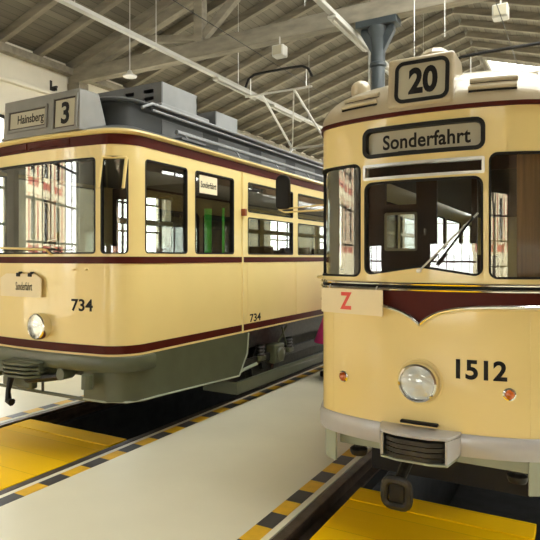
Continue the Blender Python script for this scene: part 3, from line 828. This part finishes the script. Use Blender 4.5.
# route plate Z hung on the nose
pz = thing('route_plate', 'cream plate with a red letter Z hung on tram 1512', 'sign', (NX, NY, 0))
a = Vector((*O1.at(-.655, .055)[0], 0)); b = Vector((*O1.at(-.205, .06)[0], 0)); dd = (b-a).normalized(); no = Vector((dd.y, -dd.x, 0))
zc = (a+b)/2; W = (b-a).length
fz = plane_map((a.x, a.y, 1.348), dd, (0, 0, 1), no)
sheet('board', 'sign', pz, rrect(0, W, 0, .158, .006), [], fz, .006, smooth=False)
lettering('Z', 'red', pz, lambda u, v_, o: fz(u, v_, o+.0004), .155, .245, .026, .136, .035, 1)
for u in (.06, W-.05): MB().tube([fz(u, .15, -.004), fz(u, .172, -.01), fz(u, .178, -.02)], .004, 6).build('hook', 'alu', pz)

# ------------------------------------------------------------------ tram 734
TX, TY = -4.37, 3.45
t = T2 = thing('tram', 'cream tram numbered 734 with grey-green skirt and grey clerestory roof', 'tram', (TX, TY, 0))
HW = 1.015; R = .28
half = [(x, .05*(x/.735)**2) for x in [.735*i/12 for i in range(13)]]
half += [(.735+R*math.sin(a), .05+R-R*math.cos(a)) for a in [PI/2*i/12 for i in range(2, 13)]]
half += [(HW, .6), (HW, 1.2), (HW, 1.95), (HW, 3), (HW, 5), (HW, 7), (HW, 9.6)]
O2 = Outline(half); SE = O2.s[-1]; sv = [s for s in O2.s if abs(s) < O2.s_at_y(.5)]
sy = O2.s_at_y
A0 = .737
wsc = rrect(-.715, .715, 1.738, 2.562, .03)
cr = rrect(A0+.035, A0+.275, 1.738, 2.565, .035); cl = [(-a, b) for a, b in cr][::-1]
z0, z1 = 1.742, 2.565
def Y(y): return sy(y-TY)
cabw = [(Y(3.785), Y(4.385)), (Y(4.51), Y(5.215))]
salw = []; y = 5.51
while y < 12.4: salw.append((Y(y), Y(y+1.14))); y += 1.285
H = [wsc, cr, cl]
cabR = [rrect(a, b, z0, z1, .035) for a, b in cabw]; cabL = [rrect(-b, -a, z0, z1, .035) for a, b in cabw]
upR = [rrect(a, b, 2.225, z1, .025) for a, b in salw]; upL = [rrect(-b, -a, 2.225, z1, .025) for a, b in salw]
loR = [rrect(a, b, z0, 2.165, .025) for a, b in salw]; loL = [rrect(-b, -a, z0, 2.165, .025) for a, b in salw]
allw = cabR+cabL+upR+upL+loR+loL
sheet('body_shell', 'cream', t, rect(-SE, SE, .86, 2.745), H+allw, O2.map(), .035, sv, ang=50)
MB().box(-HW+.01, HW-.01, 9.57, 9.6, .86, 2.74).build('rear_wall', 'cream', t, smooth=False)
gasket_window(O2, t, wsc, 'black', .012, .003, name='windscreen', sv=sv)
for w in (cr, cl): gasket_window(O2, t, w, 'black', .010, .003, name='corner_window', sv=sv)
for w in cabR+cabL: gasket_window(O2, t, w, 'black', .012, .003, name='cab_window', sv=sv)
for w in upR+upL+loR+loL: gasket_window(O2, t, w, 'black', .010, .003, name='side_window', sv=sv)
sheet('belt_stripe', 'maroon', t, rect(-SE, SE, 1.652, 1.712), [], O2.map(.006), .005, sv, ang=50)
sheet('lower_stripe', 'maroon', t, rect(-SE, SE, .880, .952), [], O2.map(.006), .005, sv, ang=50)
sheet('lower_edge', 'cream_b', t, rect(-SE, SE, .862, .880), [], O2.map(.012), .02, sv, ang=50)
sheet('roof_stripe', 'maroon', t, rect(-SE, SE, 2.668, 2.760), [], O2.map(.006), .005, sv, ang=50)
swept(O2, -SE, SE, [(-.03, 2.752), (.035, 2.760), (.048, 2.775), (.045, 2.790), (.02, 2.802), (-.03, 2.806)], .05).build('gutter', 'cream_b', t, ang=50)
for a, b in ((-.62, -.10), (-.05, .44)): swept(O2, a, b, [(.006, 2.688), (.014, 2.692), (.014, 2.742), (.006, 2.746)]).build('ventilation_flap', 'maroon', t, ang=30)
# cover strip at the end of the cab, orange lamp beside it
sd = Y(5.385)
for s in (sd, -sd): MB().tube([(*O2.at(s, .004)[0], .86), (*O2.at(s, .004)[0], 2.66)], .014, 8).build('cover_strip', 'cream_b', t)
p = O2.at(sd, .03)[0]
MB().box(p.x-.03, p.x+.02, p.y-.025, p.y+.03, 2.17, 2.25).build('side_indicator', 'brownlens', t, bevel=.008)
for yy in (5.47, 6.72, 8.0): MB().tube([(HW+.002, yy-TY+.02, .95), (HW+.002, yy-TY+.02, 1.65)], .003, 6).build('panel_joint', 'cream_b', t)
# open vent pane in the corner window
vq = []
pL, nL = O2.at(A0+.055, .012); pR, nR = O2.at(A0+.258, .012)
mid = ((nL+nR)/2).normalized(); oo = Vector((mid.x, mid.y, 0))
fr = MB()
a0 = Vector((*pL, 2.555)); b0 = Vector((*pR, 2.555)); oo = Vector((.006, -.045, 0)); a1 = Vector((*pL, 2.29))+oo; b1 = Vector((*pR, 2.29))+oo
vp = MB().tube([a0, a1], .014, 8).tube([b0, b1], .014, 8).tube([a0, b0], .012, 8).build('vent_pane_frame', 'cream_b', t)
MB().add([a0, b0, b1, a1], [(0, 1, 2, 3)]).build('vent_pane', 'glass', vp)
# roof
def ring_roof(ol, z, k, off): return [(*(ol.at(s, off)[0]), z) for s in ol.s]
rr = [ring_roof(O2, 2.803, 1, -.0)]+[ring_roof(O2, 2.803+.07*math.sin(a), 1, -.26*(1-math.cos(a))-.02) for a in (.4, .8, 1.2, PI/2)]
n = len(O2.s)
rb = MB().add([q for r in rr for q in r], [(i*n+j, i*n+j+1, (i+1)*n+j+1, (i+1)*n+j) for i in range(len(rr)-1) for j in range(n-1)]+[tuple((len(rr)-1)*n+j for j in range(n))])
rb.build('roof', 'tramgrey', t, ang=60)
hc = [(x, .38+.04*(x/.40)**2) for x in [.40*i/6 for i in range(7)]]+[(.40+.24*math.sin(a), .42+.24-.24*math.cos(a)) for a in [PI/2*i/8 for i in range(1, 9)]]+[(.64, 2), (.64, 5), (.64, 9.2)]
OC = Outline(hc); svc = [s for s in OC.s if abs(s) < OC.s_at_y(.7)]
sheet('clerestory', 'clershade', t, rect(-OC.s[-1], OC.s[-1], 2.83, 3.17), [], OC.map(), .03, svc, ang=50)
k = len(OC.s)
def cap(off, z): return [(*OC.at(s, off)[0], z) for s in OC.s]
rg = [cap(.0, 3.165), cap(.06, 3.165), cap(.072, 3.18), cap(.06, 3.195), cap(0, 3.215), cap(-.2, 3.235)]
MB().add([q for r in rg for q in r], [(i*k+j, i*k+j+1, (i+1)*k+j+1, (i+1)*k+j) for i in range(len(rg)-1) for j in range(k-1)]+[tuple((len(rg)-1)*k+j for j in range(k))]).build('clerestory_roof', 'tramgrey', t, ang=50)
for yy in [1.0+1.0*i for i in range(8)]:
    MB().box(.641, .646, yy, yy+.7, 2.93, 3.10).build('clerestory_flap', 'tramgrey', t, smooth=False, bevel=.003)
# roof boxes
def roofbox(x0, x1, y0, y1, z0, z1, slots):
    fmv = plane_map((0, y0, 0), (1, 0, 0), (0, 0, 1), (0, -1, 0))
    hs = []
    if slots:
        for i in range(5):
            for j in range(2): hs.append(rrect(-.645+.263*i, -.515+.263*i, z0+.085+j*.075, z0+.125+j*.075, .006, 2))
    b = sheet('resistor_box', 'tramgrey', t, rect(x0, x1, z0, z1), hs, fmv, .02, smooth=False)
    MB().box(x0, x1, y0+.0205, y1, z1-.015, z1).box(x1-.015, x1, y0+.0205, y1, z0, z1-.015).box(x0, x0+.015, y0+.0205, y1, z0, z1-.015).box(x0, x1, y1-.015, y1, z0, z1-.015).build('cover', 'tramlight', b, smooth=False)
    return b
roofbox(-.72, .64, 1.0, 1.60, 3.225, 3.485, True)
MB().box(-.76, .70, .93, 1.75, 3.20, 3.25).build('box_tray', 'tramlight', t, smooth=False, bevel=.01)
roofbox(-.45, .47, 2.20, 2.70, 3.235, 3.48, False)
roofbox(-.45, .47, 7.6, 8.2, 3.235, 3.48, False)
# roof rails
MB().tube([(.72, .62, 3.12), (.735, .75, 3.185), (.735, 9.1, 3.185)], .016, 8).build('roof_rail', 'tramlight', t)
MB().tube([(.735, .75, 3.125), (.735, 9.1, 3.125)], .012, 8).build('roof_rail', 'tramlight', t)
MB().tube([(.83, 1.0, 2.95), (.83, 9.2, 2.95)], .024, 10).build('cable_tube', 'tramlight', t)
for i in range(9):
    yy = 1.15+.95*i
    MB().bar((.90, yy, 2.83), (.83, yy, 2.935), .03, .012).build('tube_bracket', 'tramlight', t, smooth=False)
MB().box(.68, .94, .95, 1.35, 2.86, 2.88).build('roof_step', 'tramgrey', t, smooth=False)
# number box at the front
nb = MB()
x0, x1 = -.42, .58
nb.add([(x0, -.02, 2.80), (x1+.012, -.02, 2.80), (x1, .0, 3.165), (x0, .0, 3.165), (x0, .33, 2.80), (x1+.012, .33, 2.80), (x1, .22, 3.165), (x0, .22, 3.165)],
       [(0, 1, 2, 3), (5, 4, 7, 6), (4, 0, 3, 7), (1, 5, 6, 2), (3, 2, 6, 7), (4, 5, 1, 0)])
nb = nb.build('destination_box', 'boxgrey', t, bevel=.008)
MB().box(x0-.01, x1+.03, -.035, .35, 2.80, 2.822).build('box_plinth', 'boxgrey', nb, smooth=False, bevel=.004)
fb = plane_map((0, -.02, 2.80), (1, 0, 0), (0, .02, .365), (0, -1, .055))
def up(o_): return lambda a, b, o: fb(a, b, o+o_)
ra = rect(-.335, .165, .085, .255); rb_ = rect(.275, .545, .035, .30)
for q, nm in ((ra, 'route_window'), (rb_, 'line_window')):
    f = sheet(nm, 'boxgrey', nb, grow(q, .022), [q], up(.014), .018, smooth=False)
    sheet('blind', 'display', f, q, [], up(.003), .003, smooth=False)
    sheet('blind_edge', 'brown' if 0 else 'darkwood', f, q, [grow(q, -.014)], up(.005), .002, smooth=False)
lettering('Hainsberg', 'ink', nb, up(.0035), -.215, .14, .108, .215, .012)
lettering('3', 'ink', nb, up(.0035), .365, .465, .07, .265, .03)
# front details
lettering('734', 'ink', t, O2.map(.0012), .455, .690, 1.238, 1.345, .022, name='fleet_number')
lettering('734', 'ink', t, O2.map(.0012), Y(5.55), Y(5.80), .962, 1.055, .02, name='fleet_number')
headlight('headlight', t, (.105, -.005, 1.09), .118, (0, -1, 0), .075)
for x in (.50, .65): MB().lathe([(.008, 0), (.008, .03), (.012, .032), (.001, .036)], (x, .02, 1.60), (0, -1, 0), 8).build('lamp_iron', 'cream_b', t)
MB().tube([(-.95, .0, 1.85), (-.6, -.07, 1.80), (.20, -.07, 1.775), (.215, -.05, 1.77), (.215, .0, 1.73)], .010, 8).build('grab_rail', 'cream_b', t)
MB().tube([(-.72, -.015, 1.77), (.50, -.02, 1.77)], .004, 6).build('wiper_rod', 'iron', t)
# bumper beam, skirts
E2 = Y(3.86)
swept(O2, -E2, E2, [(-.03, .735), (.05, .735), (.06, .75), (.06, .845), (.05, .86), (-.03, .86)]).build('bumper_beam', 'greygreen', t, ang=50)
for sg in (-1, 1):
    def sk(poly, nm):
        P = [(sg*a, b) for a, b in poly]
        sheet(nm, 'greygreen', t, ccw(P), [], O2.map(.012), .02, sv, ang=50)
    sk([(.60, .485), (1.30, .465), (Y(5.30), .395), (Y(5.47), .62), (Y(5.50), .861), (.60, .861)], 'skirt')
    MB().tube([(*O2.at(sg*s, .014)[0], z) for s, z in [(.60, .487), (.8, .48), (1.0, .473), (1.15, .468), (1.3, .465), (Y(5.30), .395), (Y(5.47), .62), (Y(5.50), .85)]], .010, 6).build('skirt_edge', 'sage', t)
    MB().lathe([(.05, 0), (.05, .12), (.035, .15)], (sg*.40, -.06, .69), (0, 1, 0), 16).build('air_hose_socket', 'greygreen', t)
    MB().tube([(sg*.72, -.045, .72), (sg*.72, -.05, .60)], .05, 10).build('step_bracket', 'greygreen', t)
MB().tube([(-.62, .05, .475), (.62, .05, .475)], .016, 8).build('lower_rail', 'greygreen', t)
# coupler: ribbed buffer block with drawbar
bf = MB().box(-.22, .18, -.10, .10, .645, .79).build('buffer_block', 'greygreen', t, bevel=.015)
for i in range(4): MB().prism(roundpoly([(-.24, .02), (-.24, -.16), (-.12, -.22), (.14, -.20), (.19, -.10), (.19, .02)], [.0, .05, .05, .05, .04, .0], 3), (0, 0, .65+.036*i), (0, 0, .668+.036*i), (1, 0, 0), (0, 1, 0)).build('rib', 'greygreen', bf, ang=40)
MB().box(-.26, .30, -.045, .0, .79, .83).build('buffer_top', 'greygreen', t, bevel=.01)
MB().tube([(.02, -.10, .615), (.20, -.06, .64), (.36, .0, .66)], [.03, .035, .03], 8).build('drawbar', 'iron', t)
MB().tube([(-.17, -.12, .62), (-.18, -.14, .50), (-.15, -.16, .42), (-.10, -.16, .41)], [.03, .022, .03, .035], 8).build('coupling_hook', 'black', t)
MB().box(-.35, .05, -.08, .0, .52, .62).build('coupler_foot', 'greygreen', t, bevel=.02)
MB().tube([(.17, -.05, .60), (.17, -.05, .52)], .012, 6).build('link_pin', 'iron', t)
# running gear
cxr = CA-TX
MB().box(-.85, .85, .25, 9.4, .62, .85).box(-.62, .62, 2.0, 7.0, .20, .62).build('underframe', 'iron', t, smooth=False)  # low box between the wheels is added to keep the underside dark
for y in (2.95, 6.1): wheelset(t, cxr, y)
for sg in (-1, 1):
    gb = MB().box(min(sg*.93, sg*.965), max(sg*.93, sg*.965), 1.93, 6.9, .165, .30)
    gb.box(min(sg*.50, sg*.965), max(sg*.50, sg*.965), 1.90, 1.93, .165, .30).build('guard_board', 'greygreen', t, smooth=False, bevel=.004)
    MB().box(min(sg*.84, sg*.88), max(sg*.84, sg*.88), 2.0, 7.0, .40, .50).build('truck_beam', 'iron', t, smooth=False, bevel=.01)
    for y in (2.95, 6.1):
        MB().box(min(sg*.82, sg*.95), max(sg*.82, sg*.95), y-.13, y+.13, .36, .60).lathe([(.09, 0), (.09, .03), (.05, .05), (.001, .055)], (sg*.95, y, .47), (sg, 0, 0), 16).build('axle_box', 'greygreen', t, bevel=.015)
        for d in (-.38, .38):
            MB().lathe([(.055, 0), (.06, .02), (.045, .04), (.06, .06), (.045, .08), (.06, .10), (.045, .12), (.055, .14)], (sg*.88, y+d, .50), (0, 0, 1), 14).build('spring', 'iron', t)
            MB().box(min(sg*.84, sg*.93), max(sg*.84, sg*.93), y+d-.07, y+d+.07, .44, .50).build('spring_seat', 'greygreen', t, bevel=.01)
        MB().tube([(sg*.90, y+.05, .60), (sg*.92, y+.25, .80)], .014, 6).tube([(sg*.90, y+.28, .55), (sg*.92, y+.12, .80)], .012, 6).build('brake_link', 'greygreen', t)
    MB().tube([(sg*.90, 1.9, .38), (sg*.90, 2.45, .42)], .02, 8).build('brake_rod', 'sage', t)
# interior
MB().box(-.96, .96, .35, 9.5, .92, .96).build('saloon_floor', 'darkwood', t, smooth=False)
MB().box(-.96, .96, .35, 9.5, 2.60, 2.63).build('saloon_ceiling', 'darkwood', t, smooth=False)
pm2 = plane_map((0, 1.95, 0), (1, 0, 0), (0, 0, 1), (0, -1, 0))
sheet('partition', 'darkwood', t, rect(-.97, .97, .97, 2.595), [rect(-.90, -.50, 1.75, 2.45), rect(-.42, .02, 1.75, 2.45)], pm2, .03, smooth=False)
ct = MB().lathe([(.17, .97), (.17, 1.72), (.19, 1.74), (.19, 1.80), (.03, 1.82)], (-.30, .40, 0), (0, 0, 1), 20).build('controller', 'iron', t)
MB().tube([(-.30, .40, 1.82), (-.30, .40, 1.86), (-.12, .36, 1.88), (-.12, .36, 1.95)], .016, 8).build('controller_handle', 'brass', ct)
bc = MB().tube([(.25, .40, .97), (.25, .40, 1.72)], .04, 10).build('brake_column', 'iron', t)
MB().tube([(.25+.17*math.cos(a), .40+.17*math.sin(a), 1.74) for a in [2*PI*i/24 for i in range(24)]], .013, 8, closed=True).build('brake_wheel', 'brass', bc)
MB().box(-.80, -.70, .30, .36, 1.75, 2.59).build('cab_post', 'darkwood', t, smooth=False)
for x, r in ((.68, .042), (.885, .014)): MB().tube([(x, 1.75, 1.0), (x, 1.75, 2.25)], r, 10).build('green_pole', 'green', t)
for sx in (-1, 1):
    for y in (2.4, 3.5, 4.6, 5.7, 6.8, 7.9):
        MB().box(min(sx*.45, sx*.94), max(sx*.45, sx*.94), y, y+.4, 1.35, 1.42).box(min(sx*.45, sx*.94), max(sx*.45, sx*.94), y+.36, y+.42, 1.42, 1.85).box(min(sx*.66, sx*.72), max(sx*.66, sx*.72), y+.15, y+.2, .96, 1.35).build('seat', 'wood', t, smooth=False, bevel=.02)
pantograph(t, -.05, 5.6, 3.24, 6.0, 3.75, 4.75, 4.80, .78)

# notice boards of tram 734
nbd = thing('notice_board', 'cream board lettered Sonderfahrt hanging from two hooks below the windscreen', 'sign', (TX-.155, TY, 0))
fz = plane_map((0, -.035, 1.365), (1, 0, 0), (0, 0, 1), (0, -1, 0))
sheet('board', 'sign', nbd, roundpoly([(-.28, -.02), (.28, -.02), (.28, .15), (.20, .19), (-.20, .19), (-.28, .15)], .01, 2), [], fz, .010, smooth=False)
lettering('Sonderfahrt', 'ink', nbd, lambda u, v_, o: fz(u, v_, o+.0005), -.06, .165, .04, .115, .003)
for x in (-.02, .14): MB().box(x-.02, x+.02, -.05, -.02, 1.53, 1.565).box(x-.008, x+.008, -.035, .0, 1.56, 1.575).build('hook', 'black', nbd, bevel=.004)
ps = thing('paper_notice', 'pale paper lettered Sonderfahrt stuck on the cab side window', 'sign', (TX+HW-.012, 4.60, 2.355))
fs_ = plane_map((0, 0, 0), (0, 1, 0), (0, 0, 1), (1, 0, 0))
sheet('sheet', 'paper', ps, rect(0, .31, 0, .18), [], fs_, .002, smooth=False)
lettering('Sonderfahrt', 'ink', ps, lambda u, v_, o: fs_(u, v_, o+.0004), .02, .29, .055, .12, .012)

# ------------------------------------------------------------------ person behind tram 1512
pe = thing('person', 'person in a flared magenta coat and black shoes, mostly hidden behind tram 1512', 'person', (-2.98, 7.3, 0), math.radians(-90))
def skin_body(name, joints, edges, mat, parent, root=0, sub=2):
    me = bpy.data.meshes.new(name); me.from_pydata([j[0] for j in joints], edges, [])
    o = bpy.data.objects.new(name, me); C.objects.link(o); o.parent = parent
    sk = o.modifiers.new('skin', 'SKIN'); sk.use_smooth_shade = True
    for i, j in enumerate(joints):
        d = me.skin_vertices[0].data[i]; d.radius = (j[1], j[1]*(j[2] if len(j) > 2 else 1)); d.use_root = (i == root)
    s_ = o.modifiers.new('sub', 'SUBSURF'); s_.levels = sub; s_.render_levels = sub
    me.materials.append(M[mat]); return o
J = [((0, 0, .92), .13, .8), ((0, 0, 1.08), .115, .8), ((0, .01, 1.28), .14, .75), ((0, .01, 1.42), .10, .8), ((0, 0, 1.50), .05), ((0, -.01, 1.56), .055), ((0, -.01, 1.63), .082, 1.1), ((0, -.01, 1.70), .06, 1.1)]
Ed = [(0, 1), (1, 2), (2, 3), (3, 4), (4, 5), (5, 6), (6, 7)]
ST = {-1: .13, 1: -.10}
for sg in (-1, 1):
    b = len(J)
    J += [((sg*.09, 0, .80), .085), ((sg*.11, -.01, .47), .055), ((sg*.12, .02-ST[sg], .10), .038), ((sg*.13, -.02-ST[sg], .05), .036), ((sg*.14, -.12-ST[sg], .035), .03)]
    Ed += [(0, b), (b, b+1), (b+1, b+2), (b+2, b+3), (b+3, b+4)]
    J += [((sg*.17, .01, 1.40), .055), ((sg*.21, .02, 1.13), .04), ((sg*.21, -.06, .90), .03), ((sg*.21, -.08, .83), .033, .6)]
    Ed += [(3, b+5), (b+5, b+6), (b+6, b+7), (b+7, b+8)]
    for f in range(5):
        J.append(((sg*(.21-(.035 if f == 4 else 0)), -.08-.045+.025*f if f < 4 else -.12, .755 if f < 4 else .80), .009)); Ed.append((b+8, len(J)-1))
body = skin_body('body', J, Ed, 'skinm', pe)
MB().lathe([(.07, 1.50), (.13, 1.47), (.20, 1.42), (.205, 1.30), (.165, 1.10), (.19, .93), (.26, .75), (.335, .54), (.325, .545), (.18, .93), (.15, 1.1)], (0, 0, 0), (0, 0, 1), 28).build('coat', 'magenta', pe)
for sg in (-1, 1):
    MB().tube([(sg*.17, .01, 1.41), (sg*.21, .02, 1.13), (sg*.21, -.06, .90)], [.075, .06, .05], 12).build('sleeve', 'magenta', pe)
    MB().tube([(sg*.09, 0, .86), (sg*.11, -.01, .47), (sg*.12, .02-ST[sg], .10)], [.10, .07, .055], 12).build('trouser_leg', 'jeans', pe)
    MB().prism(roundpoly([(-.05, .06-ST[sg]), (.05, .06-ST[sg]), (.05, -.14-ST[sg]), (.02, -.20-ST[sg]), (-.02, -.20-ST[sg]), (-.05, -.14-ST[sg])], .02, 3), (sg*.13, 0, .001), (sg*.13, 0, .085), (1, 0, 0), (0, 1, 0)).build('shoe', 'black', pe, bevel=.02)
MB().lathe([(.001, 1.80), (.06, 1.785), (.095, 1.73), (.10, 1.66), (.09, 1.58), (.06, 1.53)], (0, .03, 0), (0, 0, 1), 20).build('hair', 'hair', pe)
fc = MB()
for sg in (-1, 1): fc.lathe([(.011, 0), (.008, .008), (.001, .01)], (sg*.032, -.088, 1.655), (0, -1, 0), 10)
fc.build('eyes', 'ink', pe)
MB().lathe([(.016, 0), (.012, .02), (.001, .028)], (0, -.092, 1.62), (0, -1, -.2), 10).build('nose', 'skinm', pe)
MB().box(-.024, .024, -.096, -.084, 1.575, 1.585).build('mouth', 'red', pe, bevel=.003)

# ------------------------------------------------------------------ the street outside, seen in the tram windows
struct(MB().box(-70, XL-.31, -70, 60, -.75, -.35).box(XR+.31, 60, -70, 60, -.75, -.35).box(XL-.31, XR+.31, -70, YB-.31, -.75, -.35).box(XL-.31, XR+.31, YF+.31, 60, -.75, -.35).build('ground', 'paving', smooth=False))
def building(loc, rz, L, Hh, label, nx, nz):
    b = thing('brick_building', label, 'building', loc, rz)
    fmb = plane_map((0, 0, 0), (1, 0, 0), (0, 0, 1), (0, -1, 0)); hs = []
    w = L/nx
    for i in range(nx):
        for j in range(nz): hs.append(rect(-L/2+w*(i+.3), -L/2+w*(i+.7), 2.6+j*3.6, 4.9+j*3.6))
    sheet('facade', 'brick', b, rect(-L/2, L/2, -.35, Hh), hs, fmb, .4, smooth=False)
    MB().box(-L/2-.1, L/2+.1, -.08, .0, -.35, 2.0).build('plinth', 'stone', b, smooth=False)
    for j in range(1, nz+1): MB().box(-L/2, L/2, -.10, 0, 1.55+j*3.6, 1.95+j*3.6).build('string_course', 'stone', b, smooth=False)
    for i in range(nx+1): MB().box(-L/2+w*i-.35, -L/2+w*i+.35, -.12, 0, 2.0, Hh).build('pilaster', 'stone', b, smooth=False)
    for h in hs:
        f = sheet('window', 'stone', b, grow(h, .22), [grow(h, -.08)], lambda a, c, o: fmb(a, c, o+.05), .25, smooth=False)
        sheet('pane', 'wglass', f, h, [], lambda a, c, o: fmb(a, c, o-.18), .01, smooth=False)
    MB().box(-L/2, L/2, .6, .7, -.35, Hh).build('inner_wall', 'darkwood', b, smooth=False)
building((-26, -8, 0), math.radians(90), 26, 15, 'red brick building with cream pilasters across the street, mirrored in the left tram', 8, 4)
building((10, -23, 0), math.radians(180), 14, 9, 'red brick building with bare tree before it, mirrored at right in tram 1512', 5, 2)
tr = thing('bare_tree', 'bare dark tree in the street, mirrored in the right corner window', 'tree', (4.9, -12.5, -.35))
tb = MB()
def branch(p, d, l, r, dep):
    q = p+d*l; tb.tube([p, p.lerp(q, .5)+Vector((random.uniform(-.05, .05)*l, random.uniform(-.05, .05)*l, 0)), q], [r, r*.85, r*.7], 6)
    if dep == 0: return
    for _ in range(3):
        e = (d+Vector((random.uniform(-.8, .8), random.uniform(-.8, .8), random.uniform(-.1, .6)))).normalized(); branch(q, e, l*.72, r*.62, dep-1)
branch(Vector((0, 0, 0)), Vector((0, 0, 1)), 3.2, .2, 5)
tb.build('trunk', 'bark', tr)

# ------------------------------------------------------------------ daylight
w = bpy.data.worlds.new('sky'); SC.world = w; w.use_nodes = True
bg = w.node_tree.nodes['Background']; bg.inputs['Color'].default_value = (1, .975, .93, 1); bg.inputs['Strength'].default_value = 10.5
SC.cycles.max_bounces = 10; SC.cycles.diffuse_bounces = 5; SC.cycles.glossy_bounces = 5; SC.cycles.transparent_max_bounces = 24
SC.cycles.sample_clamp_indirect = 8
vs = SC.view_settings; vs.view_transform = 'Standard'; vs.look = 'None'; vs.exposure = 0.32; vs.gamma = 1; vs.use_curve_mapping = False
